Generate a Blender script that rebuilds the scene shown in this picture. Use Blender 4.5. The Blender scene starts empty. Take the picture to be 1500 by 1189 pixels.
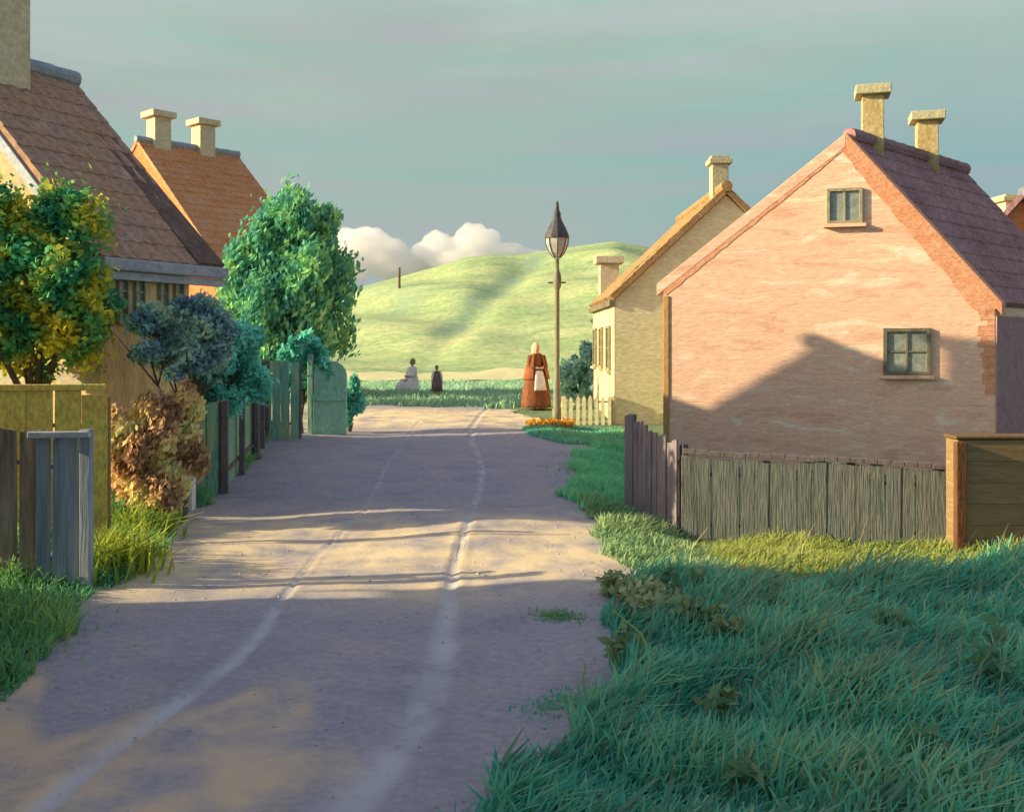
import bpy, bmesh, math, random
import numpy as np
from mathutils import Vector, Matrix
random.seed(7)
RNG = np.random.default_rng(11)
S = bpy.context.scene
COL = S.collection
R = math.radians
CAMZ = 2.5

# ------------------------------------------------------------------ terrain
PY = [-60, 0, 5, 8, 10, 12, 15, 20, 26, 31, 36, 45, 60, 2000]
PZ = [0, 0, 0, .1, .2, .3, .45, .70, .77, .72, .58, .32, .2, .2]
_yy = np.arange(-60, 120, .1)
_pz = np.interp(_yy, PY, PZ)
_k = np.hanning(41); _k /= _k.sum()
_pz = np.convolve(np.pad(_pz, 20, mode='edge'), _k, 'valid')

def sm(x, a, b):
    t = np.clip((np.asarray(x, float) - a) / (b - a), 0, 1)
    return t * t * (3 - 2 * t)

def zf(x, y):
    x = np.asarray(x, float); y = np.asarray(y, float)
    z = np.interp(y, _yy, _pz)
    z = z - .2 * sm(x, .9, 2.2) * sm(y, 9.5, 12) * (1 - sm(y, 16, 21))
    z = z + .16 * sm(x, .9, 2.8) * sm(y, 3, 5) * (1 - sm(y, 6, 9))
    z = z + .12 * (1 - sm(x, -5.2, -4.2)) * sm(y, 5, 8) * (1 - sm(y, 30, 40))
    z = z + .02 * np.sin(x * 1.3 + y * .7) + .012 * np.sin(x * 2.9 - y * 1.9)
    return z

def P(px, py, D):            # a point of the place seen along one sight line, D metres down the street
    return Vector(((px - 750) / 1500 * D, D, CAMZ - (py - 500) / 1500 * D))

def G(px, py, f=zf, a=4.0, b=90.0):
    D = np.arange(a, b, .02)
    x = (px - 750) / 1500 * D
    z = CAMZ - (py - 500) / 1500 * D
    h = np.nonzero(z <= f(x, D))[0]
    i = h[0] if len(h) else len(D) - 1
    return Vector((x[i], D[i], float(f(x[i], D[i]))))

def gz(x, y): return float(zf(x, y))

# ------------------------------------------------------------------ materials
def lin(c):
    return tuple(((v / 255) / 12.92 if v / 255 <= .04045 else ((v / 255 + .055) / 1.055) ** 2.4) for v in c) + (1,)

def ramp_set(rn, cols, lo=.3, hi=.7):
    e = rn.color_ramp.elements
    while len(e) > 1: e.remove(e[-1])
    n = len(cols)
    e[0].position = lo; e[0].color = tuple(cols[0]) + ((1,) if len(cols[0]) == 3 else ())
    for i in range(1, n):
        q = e.new(lo + (hi - lo) * i / (n - 1)); q.color = tuple(cols[i]) + ((1,) if len(cols[i]) == 3 else ())

def M(name, cols, scale=(1, 1, 1), n=3.0, rough=.9, bump=.25, bn=18.0, bscale=None, lo=.3, hi=.7, fine=.12, metal=0, dist=.4, spec=.25):
    m = bpy.data.materials.new(name); m.use_nodes = True
    nt = m.node_tree; N = nt.nodes; L = nt.links
    b = N['Principled BSDF']; b.inputs['Roughness'].default_value = rough; b.inputs['Metallic'].default_value = metal
    b.inputs['Specular IOR Level'].default_value = spec
    tc = N.new('ShaderNodeTexCoord')
    mp = N.new('ShaderNodeMapping'); mp.inputs['Scale'].default_value = scale
    L.new(tc.outputs['Object'], mp.inputs['Vector'])
    no = N.new('ShaderNodeTexNoise'); no.inputs['Scale'].default_value = n; no.inputs['Detail'].default_value = 6
    no.inputs['Roughness'].default_value = .62; no.inputs['Distortion'].default_value = dist
    L.new(mp.outputs[0], no.inputs['Vector'])
    rp = N.new('ShaderNodeValToRGB'); ramp_set(rp, cols, lo, hi)
    L.new(no.outputs['Fac'], rp.inputs['Fac'])
    mp2 = N.new('ShaderNodeMapping'); mp2.inputs['Scale'].default_value = bscale or scale
    L.new(tc.outputs['Object'], mp2.inputs['Vector'])
    n2 = N.new('ShaderNodeTexNoise'); n2.inputs['Scale'].default_value = bn; n2.inputs['Detail'].default_value = 5
    L.new(mp2.outputs[0], n2.inputs['Vector'])
    mr = N.new('ShaderNodeMapRange'); mr.inputs['From Min'].default_value = .3; mr.inputs['From Max'].default_value = .7
    mr.inputs['To Min'].default_value = 1 - fine * 1.6; mr.inputs['To Max'].default_value = 1 + fine
    L.new(n2.outputs['Fac'], mr.inputs['Value'])
    mx = N.new('ShaderNodeVectorMath'); mx.operation = 'SCALE'
    L.new(rp.outputs['Color'], mx.inputs[0]); L.new(mr.outputs[0], mx.inputs['Scale'])
    L.new(mx.outputs[0], b.inputs['Base Color'])
    if bump:
        bp = N.new('ShaderNodeBump'); bp.inputs['Strength'].default_value = bump; bp.inputs['Distance'].default_value = .03
        L.new(n2.outputs['Fac'], bp.inputs['Height']); L.new(bp.outputs[0], b.inputs['Normal'])
    return m

def leafmat(name, cols, trans=.3, lo=.0, hi=1.0):
    m = bpy.data.materials.new(name); m.use_nodes = True
    nt = m.node_tree; N = nt.nodes; L = nt.links
    N.remove(N['Principled BSDF'])
    at = N.new('ShaderNodeAttribute'); at.attribute_name = 'tint'
    rp = N.new('ShaderNodeValToRGB'); ramp_set(rp, cols, lo, hi)
    L.new(at.outputs['Fac'], rp.inputs['Fac'])
    d = N.new('ShaderNodeBsdfDiffuse'); t = N.new('ShaderNodeBsdfTranslucent'); x = N.new('ShaderNodeMixShader')
    x.inputs[0].default_value = trans
    L.new(rp.outputs[0], d.inputs[0]); L.new(rp.outputs[0], t.inputs[0])
    L.new(d.outputs[0], x.inputs[1]); L.new(t.outputs[0], x.inputs[2])
    L.new(x.outputs[0], N['Material Output'].inputs[0])
    return m

# ------------------------------------------------------------------ object helpers
WL = {}
def tag(o, label=None, cat=None, group=None, kind=None):
    if label: o['label'] = label
    if cat: o['category'] = cat
    if group: o['group'] = group
    if kind: o['kind'] = kind
    return o

def thing(name, label, cat, loc, group=None):
    o = bpy.data.objects.new(name, None); COL.objects.link(o); o.empty_display_size = .2
    o.location = loc; WL[o.name] = Vector(loc)
    return tag(o, label, cat, group)

def link(name, me, parent=None):
    o = bpy.data.objects.new(name, me); COL.objects.link(o)
    if parent is not None:
        o.parent = parent
        WL[o.name] = WL[parent.name]
    else:
        WL[o.name] = Vector((0, 0, 0))
    return o

class MB:
    def __init__(s): s.v = []; s.f = []
    def quad(s, a, b, c, d):
        i = len(s.v); s.v += [Vector(a), Vector(b), Vector(c), Vector(d)]; s.f.append((i, i+1, i+2, i+3)); return s
    def hexa(s, p):     # 8 points: bottom 4 ccw, top 4 ccw
        i = len(s.v); s.v += [Vector(q) for q in p]
        for f in ((3,2,1,0),(4,5,6,7),(0,1,5,4),(1,2,6,5),(2,3,7,6),(3,0,4,7)): s.f.append(tuple(i+k for k in f))
        return s
    def box(s, c, ax, ay, az):   # centre and three half-axis vectors
        c, ax, ay, az = Vector(c), Vector(ax), Vector(ay), Vector(az)
        return s.hexa([c-ax-ay-az, c+ax-ay-az, c+ax+ay-az, c-ax+ay-az, c-ax-ay+az, c+ax-ay+az, c+ax+ay+az, c-ax+ay+az])
    def prism(s, poly, off):     # polygon (3d points) extruded by a vector
        n = len(poly); i = len(s.v); off = Vector(off)
        s.v += [Vector(p) for p in poly] + [Vector(p) + off for p in poly]
        s.f.append(tuple(i+k for k in range(n))[::-1]); s.f.append(tuple(i+n+k for k in range(n)))
        for k in range(n): s.f.append((i+k, i+(k+1)%n, i+n+(k+1)%n, i+n+k))
        return s
    def tube(s, pts, rad, n=8, caps=True):
        pts = [Vector(p) for p in pts]; i0 = len(s.v)
        for k, p in enumerate(pts):
            d = (pts[min(k+1, len(pts)-1)] - pts[max(k-1, 0)]).normalized()
            a = d.orthogonal().normalized() if k == 0 else (a - d * a.dot(d)).normalized()
            b = d.cross(a); r = rad[k] if hasattr(rad, '__len__') else rad
            for j in range(n):
                t = 2*math.pi*j/n; s.v.append(p + (a*math.cos(t) + b*math.sin(t))*r)
        for k in range(len(pts)-1):
            for j in range(n):
                a0 = i0+k*n+j; a1 = i0+k*n+(j+1)%n; s.f.append((a0, a1, a1+n, a0+n))
        if caps:
            s.f.append(tuple(i0+j for j in range(n))[::-1]); e = i0+(len(pts)-1)*n; s.f.append(tuple(e+j for j in range(n)))
        return s
    def lathe(s, base, prof, n=16, caps=True):   # prof: (radius, height)
        b = Vector(base)
        return s.rings([[b + Vector((r*math.cos(2*math.pi*j/n), r*math.sin(2*math.pi*j/n), z)) for j in range(n)] for r, z in prof], caps)
    def rings(s, rings, caps=True):
        i0 = len(s.v); n = len(rings[0])
        for r in rings: s.v += [Vector(p) for p in r]
        for k in range(len(rings)-1):
            for j in range(n):
                a0 = i0+k*n+j; a1 = i0+k*n+(j+1)%n; s.f.append((a0, a1, a1+n, a0+n))
        if caps:
            s.f.append(tuple(i0+j for j in range(n))[::-1]); e = i0+(len(rings)-1)*n; s.f.append(tuple(e+j for j in range(n)))
        return s
    def build(s, name, mat, parent=None, smooth=False, bevel=0):
        me = bpy.data.meshes.new(name)
        o = link(name, me, parent); off = WL[o.name]
        me.from_pydata([tuple(v - off) for v in s.v], [], s.f); me.update()
        bm = bmesh.new(); bm.from_mesh(me); bmesh.ops.recalc_face_normals(bm, faces=bm.faces); bm.to_mesh(me); bm.free()
        me.materials.append(mat)
        if smooth: me.polygons.foreach_set('use_smooth', [True]*len(me.polygons))
        if bevel:
            b = o.modifiers.new('bevel', 'BEVEL'); b.width = bevel; b.segments = 2; b.limit_method = 'ANGLE'
        return o

def npmesh(name, V, F, mat, parent=None, tint=None, smooth=False):
    """V (n,3) world verts, F (m,k) faces of one size."""
    me = bpy.data.meshes.new(name); o = link(name, me, parent)
    V = np.asarray(V, np.float32) - np.array(WL[o.name], np.float32)
    F = np.asarray(F, np.int32); m, k = F.shape
    me.vertices.add(len(V)); me.vertices.foreach_set('co', V.ravel())
    me.loops.add(m*k); me.loops.foreach_set('vertex_index', F.ravel())
    me.polygons.add(m); me.polygons.foreach_set('loop_start', np.arange(0, m*k, k, dtype=np.int32))
    me.update(calc_edges=True)
    if smooth: me.polygons.foreach_set('use_smooth', np.ones(m, bool))
    if tint is not None:
        a = me.attributes.new('tint', 'FLOAT', 'FACE'); a.data.foreach_set('value', np.asarray(tint, np.float32))
    me.materials.append(mat); me.update()
    return o

def grid_faces(nx, ny):
    i = np.arange(nx-1)[None, :] + np.arange(ny-1)[:, None]*nx
    i = i.ravel(); return np.stack([i, i+1, i+1+nx, i+nx], 1)

# ------------------------------------------------------------------ foliage
def unit(n):
    v = RNG.normal(size=(n, 3)); return v / np.linalg.norm(v, axis=1, keepdims=True)

def leaves(name, lobes, n, size, mat, parent=None, shell=.45, bias=None, elong=1.9, tint_lobe=.35, up=.0, streak=None):
    """Leaf-sized diamonds spread through a set of ellipsoid lobes (cx,cy,cz,rx,ry,rz)."""
    lb = np.array(lobes, float)
    w = (lb[:, 3]*lb[:, 4]*lb[:, 5])**(2/3); w /= w.sum()
    li = RNG.choice(len(lb), n, p=w)
    d = unit(n); r = (shell + (1-shell)*RNG.random(n)**.6) * (1 + .5*RNG.random(n)**2*(RNG.random(n) < .3))
    # uneven outline: swell and dent along directions
    r *= 1 + .16*np.sin(d[:, 0]*5 + li*1.7) * np.cos(d[:, 2]*6 + li) + .08*np.sin(d[:, 1]*11 + li*3)
    C = lb[li, :3] + d*r[:, None]*lb[li, 3:6]
    ax = unit(n)
    if streak is not None: ax = ax*.55 + np.array(streak)
    ax[:, 2] += up; ax /= np.linalg.norm(ax, axis=1, keepdims=True)
    sd = np.cross(ax, d*.6 + unit(n)*.8); sd /= np.linalg.norm(sd, axis=1, keepdims=True) + 1e-9
    s = size * (.55 + .9*RNG.random(n))
    h = (ax*(s*elong/2)[:, None]); q = (sd*(s/2)[:, None])
    V = np.stack([C-h, C-q*1.0+h*.1, C+h, C+q*1.0+h*.1], 1).reshape(-1, 3)
    F = np.arange(4*n).reshape(n, 4)
    lt = RNG.random(len(lb))
    t = np.clip(lt[li]*tint_lobe + RNG.random(n)*(1-tint_lobe), 0, 1)
    # sprigs of one growth share a tone
    t = np.clip(t*.62 + .38*(.5+.5*np.sin(C[:, 0]*7.3+C[:, 1]*5.1+np.sin(C[:, 2]*6.7)*2)), 0, 1)
    t = np.clip((t-.5)*1.6+.5, 0, 1)
    return npmesh(name, V, F, mat, parent, t)

def limbs(base, tips, r0, mat, parent, name='trunk', fork=.4):
    mb = MB(); base = Vector(base)
    top = base + (sum((Vector(t) for t in tips), Vector())/len(tips) - base)*fork
    mid = base.lerp(top, .5) + Vector((.04*random.uniform(-1, 1), .04*random.uniform(-1, 1), 0))
    mb.tube([base - Vector((0, 0, .15)), base + Vector((0, 0, .05)), mid, top], [r0*1.35, r0*1.1, r0*.85, r0*.7], 9)
    for t in tips:
        t = Vector(t); k = top.lerp(t, .45) + Vector((random.uniform(-.1, .1), random.uniform(-.1, .1), .08))
        mb.tube([top - Vector((0, 0, .05)), k, t], [r0*.55, r0*.33, r0*.1], 6)
        for _ in range(2):
            e = k + (t-k)*.5 + Vector((random.uniform(-.4, .4), random.uniform(-.4, .4), random.uniform(0, .35)))
            mb.tube([k, e], [r0*.25, r0*.06], 5)
    return mb.build(name, mat, parent, smooth=True)

def blades(name, pts, hmin, hmax, wid, mat, lean=(.35, .1), lsp=.36, parent=None, clump=True, zfun=zf, tbias=0):
    n = len(pts); x, y = pts[:, 0], pts[:, 1]
    z = zfun(x, y) - .02
    h = hmin + (hmax-hmin)*RNG.random(n)
    cl = .5 + .5*np.sin(x*3.1+np.sin(y*2.3)*1.7)*np.cos(y*2.7+x*.9)
    if clump: h *= .45 + .8*cl
    th = RNG.random(n)*2*np.pi
    sx, sy = np.cos(th), np.sin(th)
    w = wid*(.6+.8*RNG.random(n))
    lx = (lean[0] + lsp*RNG.normal(size=n))*h; ly = (lean[1] + lsp*RNG.normal(size=n))*h
    B = np.stack([x, y, z], 1); s = np.stack([sx*w/2, sy*w/2, 0*w], 1)
    m = B + np.stack([lx*.28, ly*.28, h*.55], 1)
    t = B + np.stack([lx, ly, h*(1-.25*np.minimum(1, np.hypot(lx, ly)/h))], 1)
    V = np.stack([B-s, B+s, m+s*.8, m-s*.8, t+s*.18, t-s*.18], 1).reshape(-1, 3)
    i = (np.arange(n)*6)[:, None]
    F = np.concatenate([i+np.array([0, 1, 2, 3]), i+np.array([3, 2, 4, 5])], 0)
    tt = np.clip(.55*RNG.random(n) + .45*cl + tbias, 0, 1)
    return npmesh(name, V, F, mat, parent, np.concatenate([tt, tt]))

def scatter(n, x0, x1, y0, y1, mask=None):
    p = np.stack([x0+(x1-x0)*RNG.random(n), y0+(y1-y0)*RNG.random(n)], 1)
    return p if mask is None else p[mask(p[:, 0], p[:, 1])]

# ------------------------------------------------------------------ materials used
m_pink = M('pink_limewash', [(0.692, 0.396, 0.275), (0.766, 0.514, 0.377), (0.748, 0.472, 0.333), (0.785, 0.643, 0.492)], scale=(.5, .5, 2.2), n=1.9, bump=.3, bn=9, bscale=(1, 1, 4), fine=.08, dist=1.0, lo=.36, hi=.64)
def brick(m, ang, bw=.25, rh=.08, amt=.12, bump=.35):
    nt = m.node_tree; N = nt.nodes; L = nt.links; b = N['Principled BSDF']; src = b.inputs['Base Color'].links[0].from_socket
    tc = N.new('ShaderNodeTexCoord'); m1 = N.new('ShaderNodeMapping'); m1.inputs['Rotation'].default_value = (0, 0, ang); L.new(tc.outputs['Object'], m1.inputs[0])
    sp = N.new('ShaderNodeSeparateXYZ'); L.new(m1.outputs[0], sp.inputs[0]); cb = N.new('ShaderNodeCombineXYZ'); L.new(sp.outputs['X'], cb.inputs['X']); L.new(sp.outputs['Z'], cb.inputs['Y'])
    wn = N.new('ShaderNodeTexNoise'); wn.inputs['Scale'].default_value = 3; wn.inputs['Detail'].default_value = 4; L.new(tc.outputs['Object'], wn.inputs['Vector'])
    ws = N.new('ShaderNodeVectorMath'); ws.operation = 'MULTIPLY_ADD'; ws.inputs[1].default_value = (.04, .04, 0); L.new(wn.outputs['Color'], ws.inputs[0]); L.new(cb.outputs[0], ws.inputs[2])
    bt = N.new('ShaderNodeTexBrick'); bt.inputs['Scale'].default_value = 1; bt.inputs['Brick Width'].default_value = bw; bt.inputs['Row Height'].default_value = rh; bt.inputs['Mortar Size'].default_value = .006; bt.inputs['Mortar Smooth'].default_value = .6
    bt.inputs['Color1'].default_value = (1.05, 1.02, 1, 1); bt.inputs['Color2'].default_value = (.93, .9, .88, 1); bt.inputs['Mortar'].default_value = (1-amt, 1-amt, 1-amt, 1); L.new(ws.outputs[0], bt.inputs['Vector'])
    mu = N.new('ShaderNodeMix'); mu.data_type = 'RGBA'; mu.blend_type = 'MULTIPLY'; mu.inputs[0].default_value = .8; L.new(src, mu.inputs[6]); L.new(bt.outputs['Color'], mu.inputs[7]); L.new(mu.outputs[2], b.inputs['Base Color'])
    bp = N.new('ShaderNodeBump'); bp.inputs['Strength'].default_value = bump; bp.inputs['Distance'].default_value = .012; bp.invert = True; L.new(bt.outputs['Fac'], bp.inputs['Height'])
    if b.inputs['Normal'].links: L.new(b.inputs['Normal'].links[0].from_socket, bp.inputs['Normal'])
    L.new(bp.outputs[0], b.inputs['Normal']); return m
brick(m_pink, R(15), amt=.08, bump=.2)
m_pinkedge = M('orange_brick_edge', [(0.595, 0.238, 0.119), (0.646, 0.306, 0.17), (0.68, 0.374, 0.238)], scale=(1, 1, 2), n=4, bump=.4, bn=14)
m_yel = M('ochre_plaster', [(0.568, 0.553, 0.314), (0.659, 0.652, 0.377), (0.704, 0.691, 0.44)], scale=(.6, .6, 2), n=2, bump=.3, bn=12)
m_cream = M('cream_limewash', [(0.527, 0.391, 0.204), (0.629, 0.51, 0.306), (0.68, 0.595, 0.391)], scale=(1, 1, 3), n=3, bump=.35, bn=12)
m_olive = M('olive_plaster', [(0.526, 0.368, 0.175), (0.729, 0.515, 0.227), (0.85, 0.57, 0.297)], scale=(3, 3, .6), n=2, bump=.3, bn=12)
m_ochre = M('sand_plaster', [(0.36, 0.33, 0.27), (0.5, 0.4, 0.22), (0.58, 0.46, 0.24)], scale=(1, 1, 1.4), n=1.6, bump=.35, bn=12)
m_orangewall = M('orange_brick', [(0.58, 0.148, 0.046), (0.668, 0.203, 0.07), (0.685, 0.27, 0.115)], scale=(1, 1, 3), n=3, bump=.45, bn=14, bscale=(1, 1, 4))
m_purplewall = M('mauve_wall_shade', [(.30, .16, .17), (.36, .21, .22), (.33, .2, .16)], scale=(1, 1, 1), n=2, bump=.4, bn=12)  # shadow tone of the pink house's side wall, mixed into the colour
m_roofbrown = M('brown_roof_tiles', [(0.321, 0.182, 0.104), (0.392, 0.231, 0.139), (0.356, 0.22, 0.149), (0.499, 0.319, 0.228)], scale=(1, 1, .8), n=1.5, bump=.3, bn=14, fine=.2)
m_roofdark = M('dark_roof_tiles', [(.11, .065, .05), (.15, .09, .07), (.2, .12, .09)], scale=(1, 1, .8), n=2.2, bump=.3, bn=14, fine=.2)
m_rooforange = M('orange_roof_tiles', [(0.499, 0.194, 0.075), (0.57, 0.248, 0.097), (0.546, 0.302, 0.158)], scale=(1, 1, 2), n=1.4, bump=.3, bn=14, fine=.2)
m_roofpurple = M('purple_brown_roof_tiles', [(.24, .12, .12), (.30, .155, .155), (.35, .2, .2), (.42, .16, .09)], scale=(1, .6, 1), n=1.1, bump=.3, bn=14, fine=.2, lo=.3, hi=.74)
m_roofochre = M('ochre_roof_tiles', [(0.259, 0.158, 0.065), (0.317, 0.202, 0.086), (0.346, 0.245, 0.13)], scale=(1, 1, 1), n=2, bump=.3, bn=14, fine=.2)
m_ridge = M('blue_grey_ridge_tiles', [(.22, .26, .30), (.29, .33, .37), (.33, .34, .36)], n=5, bump=.3)
m_board = M('grey_painted_board', [(.30, .31, .34), (.40, .41, .43), (.5, .5, .5)], scale=(1, 1, 3), n=5, bump=.2)
m_barge = M('pale_blue_bargeboard', [(.36, .40, .44), (.46, .49, .52)], n=4, bump=.2)
m_gutter = M('grey_zinc_gutter', [(.28, .29, .33), (.38, .39, .42)], scale=(1, 1, 1), n=4, rough=.6, bump=.1)
m_chim = M('yellow_limewashed_chimney', [(0.346, 0.255, 0.087), (0.435, 0.34, 0.163), (0.474, 0.389, 0.218)], n=6, bump=.4, bn=16)
m_chimcap = M('pale_chimney_cap', [(0.394, 0.367, 0.218), (0.476, 0.449, 0.286)], n=6, bump=.4, bn=16)
m_chimw = M('cream_chimney', [(0.561, 0.442, 0.272), (0.663, 0.561, 0.374)], n=5, bump=.4, bn=14)
m_lead = M('lead_flashing', [(.25, .3, .36), (.34, .4, .46)], n=5, bump=.2)
m_iron = M('dark_iron', [(.05, .05, .055), (.09, .09, .09)], n=9, rough=.6, bump=.2)
m_glass = M('old_window_glass', [(.13, .16, .15), (.22, .25, .22), (.30, .32, .28)], n=4, rough=.15, bump=.08, spec=.6)
m_frame = M('weathered_olive_window_frame', [(.24, .22, .13), (.36, .33, .2)], n=9, bump=.2)
m_frameb = M('dark_olive_window_frame', [(.12, .11, .08), (.2, .18, .12)], n=9, bump=.2)
m_fence = M('weathered_grey_green_boards', [(0.095, 0.106, 0.094), (0.135, 0.149, 0.13), (0.169, 0.174, 0.149), (0.115, 0.145, 0.133)], scale=(3.2, 3.2, .5), n=2.2, bump=.5, bn=10, bscale=(6, 6, .5), fine=.2)
m_fencep = M('violet_grey_boards', [(.15, .13, .15), (.21, .18, .2), (.28, .22, .2)], scale=(4, 4, .5), n=2.5, bump=.5, bn=10, bscale=(6, 6, .5), fine=.2)
m_rail = M('dark_fence_rail', [(.12, .1, .1), (.18, .15, .15)], n=6, bump=.3)
m_brown = M('brown_boards', [(0.22, 0.143, 0.066), (0.264, 0.176, 0.083), (0.308, 0.209, 0.099)], scale=(.8, .8, 3), n=2.4, bump=.2, bn=12, bscale=(.6, .6, 6))
m_rust = M('rust_brown_post', [(0.119, 0.052, 0.021), (0.168, 0.077, 0.035)], scale=(2, 2, .6), n=4, bump=.4)
m_yfence = M('yellow_green_boards', [(0.494, 0.39, 0.078), (0.598, 0.52, 0.13), (0.65, 0.442, 0.104), (0.468, 0.468, 0.156)], scale=(2, 2, 1.2), n=3, bump=.4, bn=12, fine=.2)
m_grey = M('blue_grey_boards', [(0.152, 0.176, 0.202), (0.253, 0.286, 0.32), (0.338, 0.371, 0.405)], scale=(4, 4, .35), n=2.4, bump=.25, bn=10, bscale=(6, 6, .4))
m_dark = M('dark_brown_boards', [(0.117, 0.091, 0.078), (0.26, 0.195, 0.143), (0.39, 0.312, 0.26)], scale=(4, 4, .4), n=2.4, bump=.4)
m_gfence = M('green_stained_boards', [(0.117, 0.313, 0.215), (0.196, 0.43, 0.313), (0.332, 0.489, 0.293), (0.43, 0.391, 0.156)], scale=(2, 2, .6), n=2.4, bump=.4, bn=10, bscale=(5, 5, .5), fine=.2)
m_ggate = M('light_green_paint', [(.25, .5, .32), (.33, .6, .4), (.42, .64, .44)], scale=(1, 1, .7), n=2.5, bump=.25)
m_white = M('chalk_white_paint', [(.6, .6, .58), (.74, .73, .7)], n=6, bump=.2)
m_picket = M('cream_green_picket', [(.48, .46, .26), (.58, .56, .36)], n=6, bump=.2)
m_bark = M('bark', [(.07, .05, .035), (.13, .095, .065), (.2, .13, .08)], scale=(3, 3, 1), n=5, bump=.6)

L_left = leafmat('leaves_yellow_green', [(0.049, 0.253, 0.151), (0.094, 0.421, 0.198), (0.22, 0.506, 0.159), (0.25, 0.4, 0.1), (0.6, 0.575, 0.075), (0.85, 0.725, 0.075)])
L_big = leafmat('leaves_mid_green', [(0.086, 0.307, 0.24), (0.128, 0.402, 0.265), (0.206, 0.513, 0.241), (0.416, 0.69, 0.281)])
L_dark = leafmat('leaves_blue_green', [(0.152, 0.258, 0.323), (0.258, 0.43, 0.43), (0.388, 0.646, 0.516), (0.516, 0.603, 0.388)])
L_red = leafmat('leaves_rust', [(0.342, 0.204, 0.128), (0.635, 0.402, 0.236), (0.85, 0.653, 0.302), (0.85, 0.85, 0.408)])
L_yel = leafmat('weeds_yellow', [(0.13, 0.286, 0.065), (0.364, 0.442, 0.078), (0.65, 0.624, 0.065)])
L_teal = leafmat('leaves_teal', [(0.1, 0.424, 0.333), (0.182, 0.652, 0.505), (0.328, 0.85, 0.681)])
L_dock = leafmat('leaves_dock', [(0.088, 0.25, 0.133), (0.166, 0.328, 0.166), (0.297, 0.351, 0.153)])
L_pale = leafmat('leaves_pale', [(.36, .46, .2), (.52, .56, .3)])
L_hill = leafmat('leaves_bluish_hill', [(.16, .26, .18), (.22, .32, .2), (.3, .38, .2)], trans=.5)
L_hedge = leafmat('leaves_grey_green', [(0.277, 0.493, 0.4), (0.431, 0.678, 0.524), (0.616, 0.85, 0.554)])
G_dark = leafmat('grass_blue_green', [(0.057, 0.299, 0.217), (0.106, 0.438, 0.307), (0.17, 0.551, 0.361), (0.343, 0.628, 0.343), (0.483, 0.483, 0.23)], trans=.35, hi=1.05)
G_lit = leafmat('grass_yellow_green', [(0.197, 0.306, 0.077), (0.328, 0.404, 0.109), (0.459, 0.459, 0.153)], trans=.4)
G_pale = leafmat('grass_pale_green', [(0.182, 0.364, 0.182), (0.312, 0.455, 0.221), (0.442, 0.52, 0.26)], trans=.35)
G_mint = leafmat('grass_bright_green', [(0.144, 0.54, 0.306), (0.252, 0.684, 0.36), (0.36, 0.756, 0.36)], trans=.35)
G_left = leafmat('grass_verge_green', [(0.074, 0.315, 0.185), (0.185, 0.444, 0.185), (0.444, 0.592, 0.148)], trans=.35)
G_field = leafmat('grass_field_blue_green', [(0.231, 0.467, 0.349), (0.359, 0.593, 0.397), (0.525, 0.701, 0.407)], trans=.35)
F_or = leafmat('flowers_orange', [(.6, .25, .03), (.7, .42, .06)], trans=.2)

# ------------------------------------------------------------------ ground, road, hill
def axis(vals):
    out = []
    for a, b, s in vals: out += list(np.arange(a, b, s))
    return np.array(out + [vals[-1][1]])
gx = axis([(-1500, -300, 150), (-300, -60, 20), (-60, -14, 2), (-14, 14, .25), (14, 60, 2), (60, 300, 20), (300, 1500, 150)])
gy = axis([(-60, 0, 4), (0, 40, .25), (40, 70, 1), (70, 200, 10), (200, 2000, 150)])
RL = ([2, 6, 7.3, 8.2, 9.2, 10.8, 12.5, 15, 18.7, 20.6, 21.4, 22.5, 25, 26.2, 26.8, 27.5], [-3.4, -3.6, -3.65, -3.75, -3.85, -3.95, -4.2, -4.3, -4.6, -4.9, -6, -16, -16, -9, -5, -3])
RR = ([2, 5, 5.6, 6.5, 8.2, 10, 12, 14.2, 16, 18, 20, 21, 22.5, 24, 25.5, 27.5], [-.9, -.25, .1, .62, .98, 1.2, 1.05, .85, 1.05, 1.45, 1.5, 1.2, .7, .35, .1, -1.2])
def wob(x, y): return .10*np.sin(y*2.1+x*.4)+.07*np.sin(y*5.3+x*3.1)+.04*np.sin(y*11.7-x*7)
def on_road(x, y, grow=0):
    return (x > np.interp(y, *RL)-grow+wob(x, y)) & (x < np.interp(y, *RR)+grow+wob(x+9, y*1.1)) & (y > 2) & (y < 27.2+wob(x*2, x*3)*2)

XX, YY = np.meshgrid(gx, gy)
ZG = zf(XX, YY) - .07*on_road(XX, YY, -.3)
m_soil = M('meadow_ground', [(.07, .13, .085), (.11, .19, .11), (.17, .22, .11), (.2, .2, .12)], n=.8, bump=.5, bn=9, fine=.2)
ground = npmesh('ground', np.stack([XX, YY, ZG], -1).reshape(-1, 3), grid_faces(len(gx), len(gy)), m_soil, smooth=True)
tag(ground, kind='structure')

ruts = []
for pts in ([(470, 1230), (545, 1150), (610, 1070), (645, 990), (657, 900), (664, 830), (685, 770), (705, 715), (708, 685), (693, 650), (690, 630), (702, 610), (716, 597)],
            [(40, 1215), (130, 1130), (240, 1052), (330, 985), (385, 930), (410, 885), (470, 810), (535, 750), (565, 690), (590, 650), (614, 618)]):
    q = np.array([tuple(G(a, b))[:2] for a, b in pts])
    t = np.linspace(0, len(q)-1, 160); qq = np.stack([np.interp(t, np.arange(len(q)), q[:, k]) for k in (0, 1)], 1)
    k = np.hanning(11); k /= k.sum()
    qs = np.stack([np.convolve(np.pad(qq[:, j], 5, mode='edge'), k, 'valid') for j in (0, 1)], 1)
    ruts.append(qs)
rx = axis([(-16, -4.5, .15), (-4.5, 2.4, .045)]); ry = np.concatenate([np.arange(2, 14, .055), np.arange(14, 28.2, .11)])
RX, RY = np.meshgrid(rx, ry)
rd = np.full(RX.shape, 9.0)
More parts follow.
